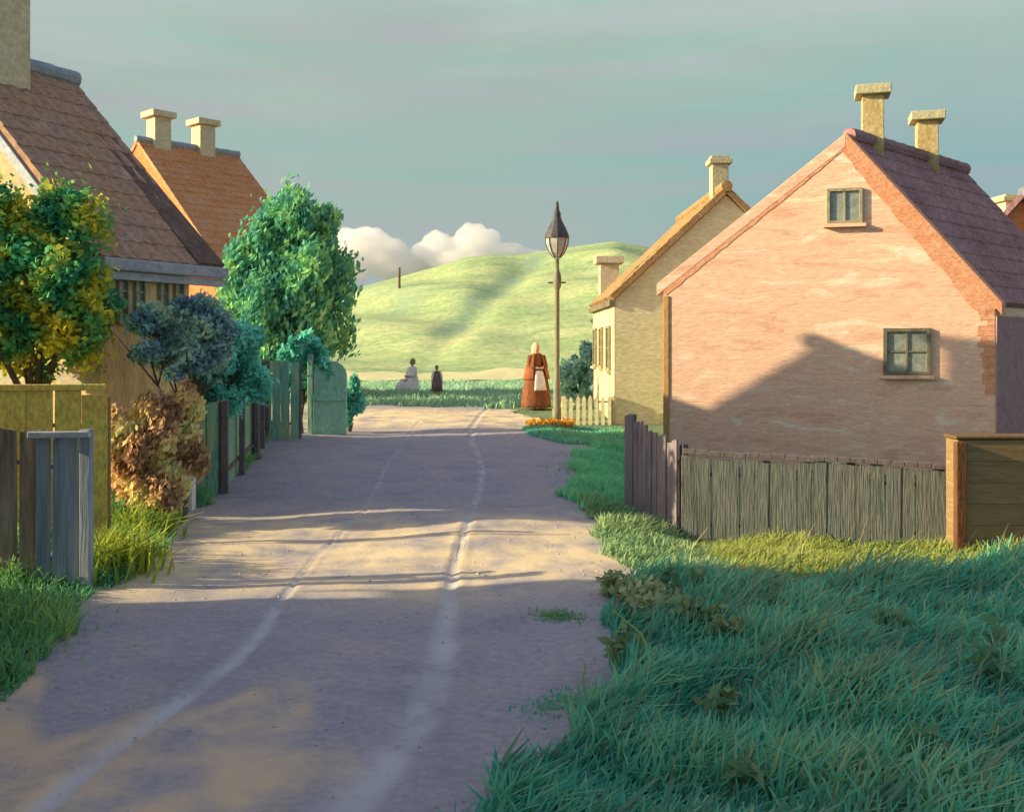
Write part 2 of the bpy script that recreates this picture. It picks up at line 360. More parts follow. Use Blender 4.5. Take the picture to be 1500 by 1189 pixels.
for w, q in zip((1.0, .6), ruts):
    wf = np.interp(q[:, 1], [4, 8, 10.5, 12, 30], [1.0, .75, .26, .32, .4])*w
    for (a, b), ww in zip(q, wf): rd = np.minimum(rd, np.hypot((RX-a)*1.0, (RY-b)*.55)/ww)
rutv = np.exp(-(rd/.15)**3)
RN = np.zeros_like(RX)
for _ in range(22):
    wl_ = .16*(8**RNG.random()); an_ = RNG.random()*6.28; RN += wl_*.5*np.sin((RX*math.cos(an_)+RY*math.sin(an_))*6.283/wl_+RNG.random()*6.28+1.3*np.sin(RX*.9+RY*.6+_))
RZ = zf(RX, RY)+.02+.003*np.clip(RN, -2, 2) - .02*rutv + .008*np.exp(-((rd-.26)/.1)**2)
sand_sun_paint = sm(-RY+.5*np.sin(RX*2.9)+.2*np.sin(RX*7)-.25*RX, -6.35, -6.0)*(1-sm(RX+.2*np.sin(RY*4), -1.3, -.8)) 
tan_ = sand_sun_paint.copy(); sand_sun_paint = np.clip(.95*np.exp(-((RY-23.5)/2.6)**4) + .75*np.exp(-((RY-11.0-.15*np.sin(RX*2.2))/1.7)**4), 0, 1)  # tan_ keeps bare ground; these bands paint sunlight into the road colour
V = np.stack([RX, RY, RZ], -1).reshape(-1, 3); F = grid_faces(len(rx), len(ry))
cx = V[F].mean(1); F = F[on_road(cx[:, 0], cx[:, 1])]
used = np.unique(F); mp_ = np.full(len(V), -1); mp_[used] = np.arange(len(used))
m_road = M('sandy_road', [(0.235, 0.226, 0.26), (0.291, 0.276, 0.31), (0.324, 0.301, 0.315), (0.372, 0.326, 0.301)], scale=(.9, 1.3, 1), n=1.3, bump=.2, bn=16, bscale=(1, 1.2, 1), fine=.1, lo=.28, hi=.74)
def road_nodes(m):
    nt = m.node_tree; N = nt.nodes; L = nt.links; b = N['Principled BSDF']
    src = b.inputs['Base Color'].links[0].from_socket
    for an, colr, f in (('tan', (.58, .43, .28, 1), .95), ('sand_sun_paint', (.78, .61, .33, 1), .95), ('rut', (.46, .46, .48, 1), .9)):  # the yellow tone paints sunshine onto two bands of road
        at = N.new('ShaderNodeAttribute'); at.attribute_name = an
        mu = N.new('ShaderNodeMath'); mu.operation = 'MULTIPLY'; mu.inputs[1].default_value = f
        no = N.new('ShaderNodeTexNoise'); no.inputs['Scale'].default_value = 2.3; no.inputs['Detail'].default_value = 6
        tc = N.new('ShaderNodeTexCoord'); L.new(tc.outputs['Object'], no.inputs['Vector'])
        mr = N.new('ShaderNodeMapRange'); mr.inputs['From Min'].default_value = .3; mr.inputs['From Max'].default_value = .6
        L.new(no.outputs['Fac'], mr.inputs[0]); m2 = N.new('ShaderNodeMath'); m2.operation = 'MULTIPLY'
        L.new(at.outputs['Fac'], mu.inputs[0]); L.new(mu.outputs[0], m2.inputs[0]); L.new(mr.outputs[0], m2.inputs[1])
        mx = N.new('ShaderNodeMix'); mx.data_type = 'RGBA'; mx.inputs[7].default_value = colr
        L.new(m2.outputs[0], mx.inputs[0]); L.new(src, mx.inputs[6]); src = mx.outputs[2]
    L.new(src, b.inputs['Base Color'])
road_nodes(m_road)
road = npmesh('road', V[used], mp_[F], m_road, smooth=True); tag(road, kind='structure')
for nm, arr in (('rut', rutv), ('tan', tan_), ('sand_sun_paint', sand_sun_paint)):
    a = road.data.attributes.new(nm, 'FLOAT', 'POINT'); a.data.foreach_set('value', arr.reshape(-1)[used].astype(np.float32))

# loose stones lying on the road
pp = scatter(5000, -4.6, 1.4, 4.6, 26, lambda x, y: on_road(x, y, -.05)); n = len(pp)
s = .004+.014*RNG.random(n)**5; base = np.array([[1, 0, 0], [0, 1, 0], [-1, 0, 0], [0, -1, 0], [0, 0, .7], [0, 0, -.7]], float)
V = (np.stack([pp[:, 0], pp[:, 1], zf(pp[:, 0], pp[:, 1])+.02], 1)[:, None, :] + base[None]*s[:, None, None]*(.6+.8*RNG.random((n, 6, 1)))).reshape(-1, 3)
tri = np.array([[0, 1, 4], [1, 2, 4], [2, 3, 4], [3, 0, 4], [1, 0, 5], [2, 1, 5], [3, 2, 5], [0, 3, 5]])
stones = npmesh('gravel', V, (tri[None]+(np.arange(n)*6)[:, None, None]).reshape(-1, 3), M('pebbles', [(.38, .35, .34), (.48, .44, .40), (.58, .52, .44)], n=2))
tag(stones, 'small loose stones scattered over the sandy village road', 'gravel', kind='stuff')

# hill
HC = ([-3000, -600, 200, 440, 490, 590, 640, 680, 720, 760, 840, 900, 940, 1000, 1300, 2200, 4000], [486, 478, 464, 446, 430, 404, 390, 377, 373, 373, 361, 353, 360, 375, 415, 450, 470])
HD0, HD1 = 58.0, 118.0
def zh(x, y):
    x = np.asarray(x, float); y = np.asarray(y, float)
    px = 750 + x/np.maximum(y, 1)*1500
    H = CAMZ + (500-np.interp(px, *HC))/1500*HD1
    t = (y-HD0)/(HD1-HD0)
    s_ = np.where(t < 1, np.clip(t, 0, 1)**1.15, 1 - .25*(t-1)**2*4)
    gul = -.45*np.exp(-((px-(805-150*(1-t)*1.35))/26)**2)*sm(t, .05, .3)*(1-sm(t, .8, 1))
    roll = .45*np.sin(x*.21+y*.13)*np.sin(y*.16+.5)+.22*np.sin(x*.5+y*.31)
    return .05 + (H-.05)*s_ + (gul+roll)*np.clip(t*3, 0, 1)*(1-sm(t, .85, 1.0)) - .25*(t < .0)
hx = axis([(-260, -60, 10), (-60, 40, .8), (40, 260, 10)]); hy = axis([(57, 124, .8), (124, 160, 4)])
HX, HY = np.meshgrid(hx, hy)
m_hill = M('hill_pasture', [(0.2, 0.307, 0.166), (0.299, 0.399, 0.176), (0.382, 0.455, 0.208), (0.457, 0.483, 0.229)], scale=(.05, .12, .12), n=1.3, bump=.8, bn=4, bscale=(.5, .5, .5), fine=.18, lo=.32, hi=.68, dist=1.2)
hill = npmesh('hill', np.stack([HX, HY, zh(HX, HY)], -1).reshape(-1, 3), grid_faces(len(hx), len(hy)), m_hill, smooth=True)
tag(hill, kind='structure')
PX = 750+HX/np.maximum(HY, 1)*1500; TT = (HY-HD0)/(HD1-HD0)
rank = np.exp(-((PX-(800-150*(1-TT)*1.5)+9*np.sin(HY*.9))/17)**2)*sm(TT, .2, .45)*(1-sm(TT, .93, 1)) + .55*np.exp(-((PX-560-40*np.sin(HY*.21))/26)**2)*sm(TT, .3, .6)
a = hill.data.attributes.new('rank', 'FLOAT', 'POINT'); a.data.foreach_set('value', rank.ravel().astype(np.float32))
def hill_nodes(m):
    nt = m.node_tree; N = nt.nodes; L = nt.links; b = N['Principled BSDF']; src = b.inputs['Base Color'].links[0].from_socket
    at = N.new('ShaderNodeAttribute'); at.attribute_name = 'rank'; no = N.new('ShaderNodeTexNoise'); no.inputs['Scale'].default_value = .45; no.inputs['Detail'].default_value = 7
    tc = N.new('ShaderNodeTexCoord'); L.new(tc.outputs['Object'], no.inputs['Vector'])
    mr = N.new('ShaderNodeMapRange'); mr.inputs['From Min'].default_value = .32; mr.inputs['From Max'].default_value = .58; L.new(no.outputs['Fac'], mr.inputs[0])
    mu = N.new('ShaderNodeMath'); mu.operation = 'MULTIPLY'; mu.use_clamp = True; L.new(at.outputs['Fac'], mu.inputs[0]); L.new(mr.outputs[0], mu.inputs[1])
    mx = N.new('ShaderNodeMix'); mx.data_type = 'RGBA'; mx.inputs[7].default_value = (.22, .33, .23, 1); L.new(mu.outputs[0], mx.inputs[0]); L.new(src, mx.inputs[6]); L.new(mx.outputs[2], b.inputs['Base Color'])
hill_nodes(m_hill)
# sandy path along the foot of the hill
pth = [(a, 61.5+.7*math.sin(a*.3)+.02*a) for a in np.arange(-12, 1.5, .5)]
V = []
for k, (a, b) in enumerate(pth):
    w = 2.0+.5*math.sin(k*.9)
    for d in np.linspace(-w, w, 7): V.append((a, b+d, float(max(zh(a, b+d), zf(a, b+d)))+.05))
path = npmesh('path', V, grid_faces(7, len(pth)), M('pale_sand', [(0.525, 0.479, 0.241), (0.651, 0.63, 0.338)], n=.6, bump=.3), smooth=True); tag(path, kind='structure')

# ------------------------------------------------------------------ houses
def v2(a): return Vector((a[0], a[1], 0))
UP = Vector((0, 0, 1))
def roof_slab(mb, E0, E1, R1, R0, thick=.1, wave=.022, course=.34, step=.06):
    E0, E1, R1, R0 = map(Vector, (E0, E1, R1, R0))
    u = (E1-E0); n = (R0-E0).cross(u).normalized()
    if n.z < 0: n = -n
    lu = u.length; ls = (R0-E0).length
    nu = max(8, int(lu/step)); nc = max(3, int(ls/course)); i0 = len(mb.v); rows = []
    for c in range(nc):
        rows.append((c/nc, .014)); rows.append(((c+.985)/nc, .0))
    for f, h in rows:
        a = E0.lerp(R0, f); b = E1.lerp(R1, f)
        for k in range(nu+1):
            w = .5+.5*math.cos(k/nu*lu/.24*2*math.pi)
            mb.v.append(a.lerp(b, k/nu) + n*(h + wave*w))
    W = nu+1
    for r in range(len(rows)-1):
        for k in range(nu): mb.f.append((i0+r*W+k, i0+r*W+k+1, i0+(r+1)*W+k+1, i0+(r+1)*W+k))
    d = -n*thick
    j = len(mb.v); mb.v += [E0+d, E1+d, R1+d, R0+d]; mb.f.append((j, j+3, j+2, j+1))
    top = lambda r, k: i0+r*W+k
    j2 = len(mb.v); nr = len(rows)
    mb.f.append(tuple([j, j+1]+[top(0, k) for k in range(nu, -1, -1)]))
    mb.f.append(tuple([j+2, j+3]+[top(nr-1, k) for k in range(nu+1)]))
    mb.f.append(tuple([j+3, j]+[top(r, 0) for r in range(nr)]))
    mb.f.append(tuple([j+1, j+2]+[top(r, nu) for r in range(nr-1, -1, -1)]))

class House:
    """Gabled house: P0 is the near corner, g runs across the gable, r along the ridge."""
    def __init__(s, name, label, cat, P0, g, r, W, L, zb, ze0, ze1, at_, zr, wall, roof, verge=.18, eave=.22, verge_far=None, barge=None, ridge=None, roof2=None):
        s.P0 = v2(P0); s.g = v2(g).normalized(); s.r = v2(r).normalized(); s.W, s.L, s.zb, s.ze0, s.ze1, s.a, s.zr = W, L, zb, ze0, ze1, at_, zr
        c = s.P0 + s.g*W/2 + s.r*L/2
        s.root = thing(name, label, cat, (c.x, c.y, zb))
        q = lambda x, z: s.P0 + s.g*x + UP*z
        pent = [q(0, zb-.5), q(W, zb-.5), q(W, ze1-.02), q(W*at_, zr-.02), q(0, ze0-.02)]
        s.wall = MB().prism(pent, s.r*L).build('wall', wall, s.root)
        mb = MB(); vf = verge if verge_far is None else verge_far
        for side in (0, 1):
            xe, ze = (0, ze0) if side == 0 else (W, ze1)
            d = (q(W*at_, zr) - q(xe, ze)).normalized()
            lift = .1/math.cos(math.atan2(zr-ze, abs(W*at_-xe)))+.002
            E = q(xe, ze) - d*eave + UP*lift; T = q(W*at_, zr) + UP*lift
            roof_slab(mb, E - s.r*verge, E + s.r*(L+vf), T + s.r*(L+vf), T - s.r*verge)
            if side == 0: s.E0, s.T0, s.lift = E, T, lift
            else: s.E1 = E
        s.roof = mb.build('roof', roof, s.root)
        s.ridge_z = zr + lift
        T = q(W*at_, zr) + UP*(lift+.02)
        rb = MB(); npt = max(3, int((L+verge+vf)/.38))
        for k in range(npt):
            a = T - s.r*(verge+.025) + s.r*((L+verge+vf+.05)*k/npt); b = T - s.r*(verge+.025) + s.r*((L+verge+vf+.05)*(k+1.06)/npt)
            rb.tube([a, b], [.12, .135], 10)
        s.rc = rb.build('ridge_cap', ridge or m_ridge, s.root, smooth=False)
        if barge is not None:
            for side, E in ((0, s.E0), (1, s.E1)):
                b = MB(); Tn = q(W*at_, zr) + UP*(lift-.11); En = E - UP*.10
                f = -s.r*(verge+.005)
                dn = UP*-.17
                b.prism([En+f, Tn+f, Tn+f+dn, En+f+dn], -s.r*.035)
                b.build('bargeboard', barge, s.root)
    def gp(s, x, z, out=0):      # a point on the near gable
        n = s.r.cross(UP).normalized()
        nn = s.gn()
        return s.P0 + s.g*x + UP*z + nn*out
    def gn(s):
        n = Vector((s.g.y, -s.g.x, 0))
        return n if n.dot(s.r) < 0 else -n
    def sp(s, y, z, out=0, far=False):      # a point on the wall under eave 0 (or 1)
        return s.P0 + (s.g*s.W if far else Vector()) + s.r*y + UP*z + s.sn(far)*out
    def sn(s, far=False):
        n = Vector((s.r.y, -s.r.x, 0)); n = n if n.dot(s.g) < 0 else -n
        return -n if far else n
    def chimney(s, y, x=None, w=.42, h=.8, mat=None, cap=None, capw=.09, down=.35, label=None, flash=False, caph=.12, band=True, smokepot=False):
        x = s.W*s.a if x is None else x
        zr = s.zr if x == s.W*s.a else (s.ze0 + (s.zr-s.ze0)*x/(s.W*s.a))
        p = s.P0 + s.g*x + s.r*y; e = w/2
        gx_ = s.g*e; gy_ = Vector((-s.g.y, s.g.x, 0))*e
        z0, z1 = zr-down, zr+h
        ch = MB().box(p+UP*(z0+z1)/2, gx_, gy_, UP*(z1-z0)/2).build('chimney', mat or m_chim, s.root, bevel=.012)
        k = 1+capw*2/w
        c = MB(); c.box(p+UP*(z1+caph/2+.001), gx_*k, gy_*k, UP*caph/2)
        if band: c.box(p+UP*(z1+caph+.035), gx_*(k*.8), gy_*(k*.8), UP*.033)
        c.build('chimney_cap', cap or m_chimcap, ch, bevel=.015)
        if flash:
            f = MB(); f.box(p+UP*(zr+.12), gx_*1.08, gy_*1.08, UP*.16); f.build('flashing', m_lead, ch)
        if label: ch['label'] = label
        return ch

def window(parent, c, right, nrm, w, h, fm, pm, fw=.055, mull=1, trans=1, sill=None, label=None):
    c, right, nrm = Vector(c), Vector(right).normalized(), Vector(nrm).normalized()
    f = MB(); d = .03
    a = nrm*d
    for sx in (-1, 1): f.box(c + right*sx*(w/2-fw/2) + a, right*fw/2, nrm*d, UP*h/2)
    for sz in (-1, 1): f.box(c + UP*sz*(h/2-fw/2) + a, right*(w/2-fw-.0005), nrm*(d-.001), UP*fw/2)
    for k in range(mull): f.box(c + right*(-w/2 + w*(k+1)/(mull+1)) + nrm*.022, right*.018, nrm*.02, UP*(h/2-fw-.001))
    for k in range(trans): f.box(c + UP*(-h/2 + h*(k+1)/(trans+1)) + nrm*.02, right*(w/2-fw-.001), nrm*.017, UP*.014)
    o = f.build('window', fm, parent, bevel=.004)
    if label: o['label'] = label
    MB().box(c + nrm*.006, right*(w/2-fw*.5), nrm*.007, UP*(h/2-fw*.5)).build('pane', pm, o)
    if sill: MB().box(c - UP*(h/2+.03) + nrm*.05, right*(w/2+.05), nrm*.06, UP*.028).build('sill', sill, o)
    return o

# --- house on the left with the brown roof (long side to the street)
th = R(25); ul = (math.sin(th), math.cos(th)); vl = (-math.cos(th), math.sin(th))
DA = 12.5; A = P(160, 380, DA)
hL = House('gabled_house', 'tall brown roofed house with olive wall at the left edge of the picture', 'house',
           (A.x-.12*math.cos(th), A.y), vl, ul, 5.5, 1.5, gz(A.x, A.y), A.z+.02, A.z+.02, .5, 6.3, m_ochre, m_roofbrown, verge=.14, verge_far=.54, eave=.2, barge=m_barge)
# street wall skin (olive) in front of the ochre gable walls
w = MB(); w.box(hL.sp(.75, (hL.zb+hL.ze0)/2-.2, .016), hL.r*.75, hL.sn()*.012, UP*((hL.ze0-hL.zb)/2+.15)); w.build('street_wall', m_olive, hL.root)
for y in (.3, .58, 1.0, 1.28):
    window(hL.root, hL.sp(y, hL.ze0-.5, .03), hL.r, hL.sn(), .17, .62, m_frame, m_glass, fw=.03, mull=0, trans=2)
g = MB(); pa, pb = hL.E0 - hL.r*.16, hL.E0 + hL.r*(1.62+.44)
sn = hL.sn()
g.box((pa+pb)/2 - UP*.08 + sn*.03, (pb-pa)/2, sn*.07, UP*.075); g.build('gutter', m_gutter, hL.root, bevel=.02)
g = MB(); g.box((pa+pb)/2 - UP*.21 - sn*.04, (pb-pa)/2, sn*.06, UP*.05); g.build('eave_board', m_board, hL.root)
# dark tarred verge strip on the street slope
ds = MB(); n_ = (hL.T0-hL.E0).cross(hL.r).normalized(); n_ = n_ if n_.z > 0 else -n_
e1 = hL.E0 + hL.r*(1.62+.425); t1 = hL.T0 + hL.r*(1.62+.425)
ds.hexa([e1-hL.r*.52+n_*.04, e1+n_*.04, t1-UP*.1+n_*.04, t1-hL.r*.4-UP*.1+n_*.04, e1-hL.r*.52+n_*.055, e1+n_*.055, t1-UP*.1+n_*.055, t1-hL.r*.4-UP*.1+n_*.05])
ds.build('dark_verge_tiles', m_roofdark, hL.root)
hL.chimney(.42, w=.95, h=1.05, mat=m_chimw, cap=m_chimw, label='broad cream chimney on the near ridge end')

# --- orange brick house behind it
th2 = R(42); u2 = (math.sin(th2), math.cos(th2)); g2 = (-math.cos(th2), math.sin(th2))
D2 = 30.0; K = P(322, 388, D2)
hO = House('brick_house', 'orange brick house with orange tiled roof and two pale chimneys on its ridge', 'house', (K.x, K.y), g2, u2, 9.7, 3.7, gz(K.x, K.y), K.z-.1, K.z-.1, .5, 8.9, m_orangewall, m_rooforange, verge=.04, eave=.1)
for y, l in ((.85, 'left chimney'), (2.5, 'right chimney')):
    hO.chimney(y-.1, w=.58, h=.95, mat=m_chimw, cap=m_chimw, capw=.13, caph=.2, band=False)

hU = House('shade_building', 'low brown roofed outbuilding added unseen behind the tall house to shade the road', 'house', (-6.75, 15.4), (-1, 0), (0, 1), 4.2, 3.0, .5, 3.1, 3.1, .5, 5.2, m_ochre, m_roofbrown)  # hidden building added only to throw shade across the road
# --- house out of the picture on the left that shades the near road
hN = House('gabled_house', 'tall brown roofed house beside the near end of the road', 'house', (-4.9, 8.25), (-1, 0), (0, -1), 5.5, 12, 0, 3.4, 3.4, .5, 6.6, m_ochre, m_roofbrown, barge=m_barge)
window(hN.root, hN.sp(2, 1.8, .0), hN.r, hN.sn(), .9, 1.1, m_white, m_glass, sill=m_board)
window(hN.root, hN.sp(6, 1.8, .0), hN.r, hN.sn(), .9, 1.1, m_white, m_glass, sill=m_board)
hN.chimney(5)

# --- pink house
PL = P(972, 420, 17.6); PR = P(1458, 440, 16.2); gv = Vector((PR.x-PL.x, PR.y-PL.y, 0)); Wp = gv.length
rp = (math.sin(R(45)), math.cos(R(45)))
hP = House('pink_house', 'pink gabled house behind the grey board fence with purple brown roof', 'house', (PL.x, PL.y), gv, rp, Wp, 5.0, .2, PL.z-.06, PR.z-.12, .57, 5.72, m_pink, m_roofpurple, verge=-.13, eave=.1, ridge=m_roofpurple)
# brick edging showing along the verges
for side in (0, 1):
    b = MB(); nn = hP.gn()
    xe = -.02 if side == 0 else Wp+.02; ze = hP.ze0 if side == 0 else hP.ze1; wd = .12 if side == 0 else .26
    p0 = hP.gp(xe, ze); p1 = hP.gp(Wp*hP.a, hP.zr); d = (p1-p0).normalized(); inn = (hP.gp(Wp*hP.a, hP.ze0-2)-p0); inn = (inn - d*inn.dot(d)).normalized()
    if inn.z > 0: inn = -inn
    L_ = (p1-p0).length; pts = []
    N_ = 26
    up_ = [p0 + d*(L_*k/N_) for k in range(N_+1)]
    lo_ = [p0 + d*(L_*k/N_) + inn*(wd*(.75+.25*random.random())*(1 if side else .9)*(1.25-.75*k/N_)) for k in range(N_+1)]
    for k in range(N_):
        q = [lo_[k], lo_[k+1], up_[k+1], up_[k]]
        b.prism([x+nn*.002 for x in q], nn*.006)
    b.build('verge_bricks', m_pinkedge, hP.root)
for side, mt_ in ((0, m_pink), (1, m_pinkedge)):
    xe, ze = (-.12, hP.ze0-.1) if side == 0 else (Wp+.1, hP.ze1-.12)
    p0 = hP.gp(xe, ze, .012); p1 = hP.gp(Wp*hP.a, hP.zr-.03, .012)
    MB().prism([p0, p1, p1+UP*.23, p0+UP*.21], hP.r*.16).build('gable_coping', mt_, hP.root, bevel=.01)
b = MB(); nn = hP.gn()
for k in range(16):
    z = hP.ze1 - .06 - k*.085; ww = .1+.25*random.random()*(1-k/20)
    b.box(hP.gp(Wp-ww/2-.01, z, .005), hP.g*ww/2, nn*.003, UP*.04)
b.build('corner_bricks', m_pinkedge, hP.root)
b = MB(); b.box(hP.gp(.045, (hP.ze0+.2)/2-.1, .012), hP.g*.05, nn*.012, UP*((hP.ze0-.2)/2-.0)); b.build('downpipe', M('ochre_downpipe', [(.42, .22, .07), (.5, .3, .12)], scale=(1, 1, .5), n=4), hP.root, bevel=.01)
mv = MB(); mv.box(hP.sp(2.5, 1.45, .014, True), hP.r*2.5, hP.sn(True)*.012, UP*1.45); mv.build('side_wall', m_purplewall, hP.root)  # darker skin painting shade on the side turned from the sun
def on_gable(px, py, h=hP):
    d = Vector(((px-750)/1500, 1, -(py-500)/1500)); nn = h.gn(); o = Vector((0, 0, CAMZ))
    t = (h.P0-o).dot(nn)/d.dot(nn); q = o+d*t
    return (q-h.P0).dot(h.g), q.z
x, z = on_gable(1237, 302); window(hP.root, hP.gp(x, z), hP.g, nn, .56, .58, m_frame, m_glass, fw=.05, mull=1, trans=0, sill=m_pink, label='small two light attic window')
x, z = on_gable(1328, 515); window(hP.root, hP.gp(x, z), hP.g, nn, .72, .76, m_frameb, m_glass, fw=.06, mull=1, trans=1, sill=m_pink, label='square dark framed ground floor window')
hP.chimney(.95, w=.35, h=.95, label='nearer yellow chimney with broad pale cap', capw=.11, caph=.16, band=False)
hP.chimney(3.15, w=.37, h=.85, capw=.11, caph=.16, band=False, label='farther yellow chimney with broad pale cap')

# --- ochre house with cream street wall
hY = House('ochre_house', 'ochre gabled house with cream street wall beside the lamp post', 'house', (2.22, 22), (1, 0), (0, 1), 4.75, 5.8, .45, 3.42, 3.42, .5, 5.66, m_yel, m_roofochre, verge=.1, eave=.14)
cw = MB(); cw.box(hY.sp(2.9, 1.85, .012), hY.r*2.9, hY.sn()*.01, UP*1.56); cw.build('street_wall', m_cream, hY.root)
for y in (1.1, 3.0, 4.8):
    window(hY.root, hY.sp(y, 2.35, .022), hY.r, hY.sn(), .8, 1.0, m_frame, m_glass, sill=m_cream)
cb = MB(); cb.box(hY.sp(2.9, 3.33, .07), hY.r*2.95, hY.sn()*.06, UP*.06); cb.build('eave_board', m_frameb, hY.root)
hY.chimney(.75, w=.36, h=.75, mat=m_chimcap, cap=m_chimcap, label='slim pale yellow chimney', capw=.07)
hY.rc.data.materials[0] = m_roofochre

# --- house behind with the white chimney, and another past the pink house
hB = House('cottage', 'low brown roofed cottage hidden behind the ochre house with only its cream chimney showing', 'house', (2.55, 31.2), (1, 0), (.12, 1), 3.7, 6, .3, 3.1, 3.1, .5, 5.17, m_cream, m_roofbrown)
hB.chimney(.7, x=.38, w=.58, h=1.38, mat=m_chimw, cap=m_chimw, capw=.14, caph=.22, band=False, down=.6)
hR = House('gabled_house', 'orange gabled house with cream chimney seen past the pink house at the right edge', 'house', (10.7, 26.5), (1, .05), (.5, .86), 5.2, 5, .2, 3.4, 3.4, .5, 6.2, m_orangewall, m_roofpurple)
hR.chimney(1.1, x=2.2, w=.75, h=.45, mat=m_chimw, cap=m_chimcap, capw=.1)

# ------------------------------------------------------------------ fences and boards
def board_fence(root, p0, p1, h0, h1, mat, bw=.14, gap=.012, thick=.022, rail=None, posts=2, jag=.02, point=0, name='boards', zoff=-.04, postmat=None, back=1):
    p0, p1 = v2(p0), v2(p1); d = (p1-p0); L = d.length; d.normalize(); nrm = Vector((d.y, -d.x, 0))
    if nrm.y > 0: nrm = -nrm
    nrm *= back
    mb = MB(); n = max(1, round(L/(bw+gap)))
    for k in range(n):
        s0 = L*k/n + gap/2 + random.uniform(-.003, .003); s1 = L*(k+1)/n - gap/2
        a, b = p0+d*s0, p0+d*s1; h = h0+(h1-h0)*(k+.5)/n + random.uniform(-jag, jag)
        za = gz((a.x+b.x)/2, (a.y+b.y)/2)+zoff; t = nrm*(thick+random.uniform(-.006, .006)); tl = d*random.uniform(-.012, .012)
        top = za+h-zoff
        if point:
            m_ = (a+b)/2
            mb.prism([a+UP*za, b+UP*za, b+UP*(top-point)+tl, m_+UP*top+tl, a+UP*(top-point)+tl], t)
        else:
            dz = random.uniform(-.015, .015)
            mb.prism([a+UP*za, b+UP*za, b+UP*(top+dz)+tl, a+UP*(top-dz)+tl], t)
    o = mb.build(name, mat, root, bevel=0)
    for f in (.2, .8):
        r_ = MB(); a, b = p0 - nrm*.03, p1 - nrm*.03
        za = gz(p0.x, p0.y)+h0*f; zb_ = gz(p1.x, p1.y)+h1*f
        r_.tube([a+UP*za, b+UP*zb_], .03, 4); r_.build('rail', rail or m_rail, root)
    for k in range(posts):
        q = p0+d*(L*(k+.02)/(posts-1)*.97 if posts > 1 else L/2) - nrm*.09; z = gz(q.x, q.y); hh = h0+(h1-h0)*k/max(1, posts-1)
        MB().box(q+UP*(z+hh/2-.1), d*.045, nrm*.04, UP*(hh/2+.1)).build('post', postmat or rail or m_rail, root, bevel=.008)
    return o

F1, F2, F3 = (1.52, 13.7), (2.05, 12.25), (4.95, 11.7)
fr = thing('board_fence', 'long weathered grey green board fence in front of the pink house', 'fence', (3.5, 12, gz(3.5, 12)))
board_fence(fr, F2, F3, 1.02, .93, m_fence, bw=.15, posts=4)
cp = MB(); a = Vector((F2[0], F2[1], gz(*F2)+1.035)); b = Vector((F3[0], F3[1], gz(*F3)+.945)); d = (b-a); dn = Vector((d.y, -d.x, 0)).normalized()
for k in range(20):
    q0, q1 = a.lerp(b, k/20), a.lerp(b, (k+.96)/20); cp.box((q0+q1)/2+UP*(.035+random.uniform(-.012, .012)), (q1-q0)/2, dn*.045, UP*.028)
cp.build('coping', m_rail, fr, bevel=.006)
ft = thing('board_fence', 'taller violet grey board fence turning the corner at the road verge', 'fence', (1.8, 13, gz(1.8, 13)))
board_fence(ft, F1, (2.0, 12.34), 1.28, 1.14, m_fencep, bw=.12, posts=2, jag=.04)
bs = thing('board_shed', 'low brown board shed with rusty corner post at the right edge beside the fence', 'shed', (5.5, 11.6, gz(5.5, 11.6)))
z0 = gz(5.5, 11.5)
s_ = MB()
for k in range(6):
    za = z0-.1+k*.235; s_.box((5.72, 11.4, za+.117), (.83, .02, 0), (-.003, .15+random.uniform(-.003, .003), 0), (0, 0, .1155))
s_.build('boards', m_brown, bs)
MB().box((5.72, 11.4, z0+1.335), (.86, .02, 0), (0, .17, 0), (0, 0, .018)).build('lid', M('rust_brown_lid', [(.13, .08, .035), (.17, .10, .045)], n=3), bs, bevel=.012)
MB().box((4.90, 11.2, z0+.57), (.055, 0, 0), (0, .05, 0), (0, 0, .72)).build('post', m_rust, bs, bevel=.01)

# left side
yf = thing('board_fence', 'sunny yellow green board fence under the left tree', 'fence', (-5, 11, gz(-5, 11)))
board_fence(yf, (-6.6, 10.834), (-4.38, 11.1), 1.66, 1.62, m_yfence, bw=.27, gap=.012, rail=m_brown, posts=3)
cp = MB().box((-5.49, 10.94, gz(-5, 11.0)+1.62), (1.1, .132, 0), (0, .016, 0), (0, 0, .035)); cp.build('coping', m_yfence, yf, bevel=.008)
gg = thing('garden_gate', 'blue grey board gate standing by the road at the lower left', 'gate', (-4.2, 9.5, gz(-4.2, 9.5)))
a_, b_ = P(52, 700, 9.45), P(122, 700, 9.505)
board_fence(gg, (a_.x, a_.y), (b_.x, b_.y), 1.42, 1.42, m_grey, bw=.13, gap=.014, rail=m_grey, posts=0)
MB().box((b_.x+.035, b_.y-.01, gz(b_.x, b_.y)+.68), (.05, 0, 0), (0, .05, 0), (0, 0, .80)).build('post', m_grey, gg, bevel=.01)
MB().box(((a_.x+b_.x)/2+.03, a_.y-.05, gz(-4.2, 9.5)+1.44), (.27, .032, 0), (0, .03, 0), (0, 0, .03)).build('coping', m_board, gg, bevel=.01)
df = thing('board_fence', 'dark brown board fence at the left edge beside the grey gate', 'fence', (-5, 9.6, gz(-5, 9.6)))
board_fence(df, (-6.3, 9.325), (a_.x-.02, 9.54), 1.42, 1.45, m_dark, bw=.16, posts=2)
gf = thing('board_fence', 'green stained board fence along the left verge under the round tree', 'fence', (-4.6, 16, gz(-4.6, 16)))
board_fence(gf, (-4.62, 14.0), (-4.05, 14.1), 1.3, 1.3, m_gfence, bw=.14, posts=2)
board_fence(gf, (-4.05, 14.12), (-4.3, 16.9), 1.3, 1.32, m_gfence, bw=.17, posts=3)
board_fence(gf, (-5.2, 17.0), (-4.3, 16.95), 1.42, 1.42, m_gfence, bw=.17, posts=2)
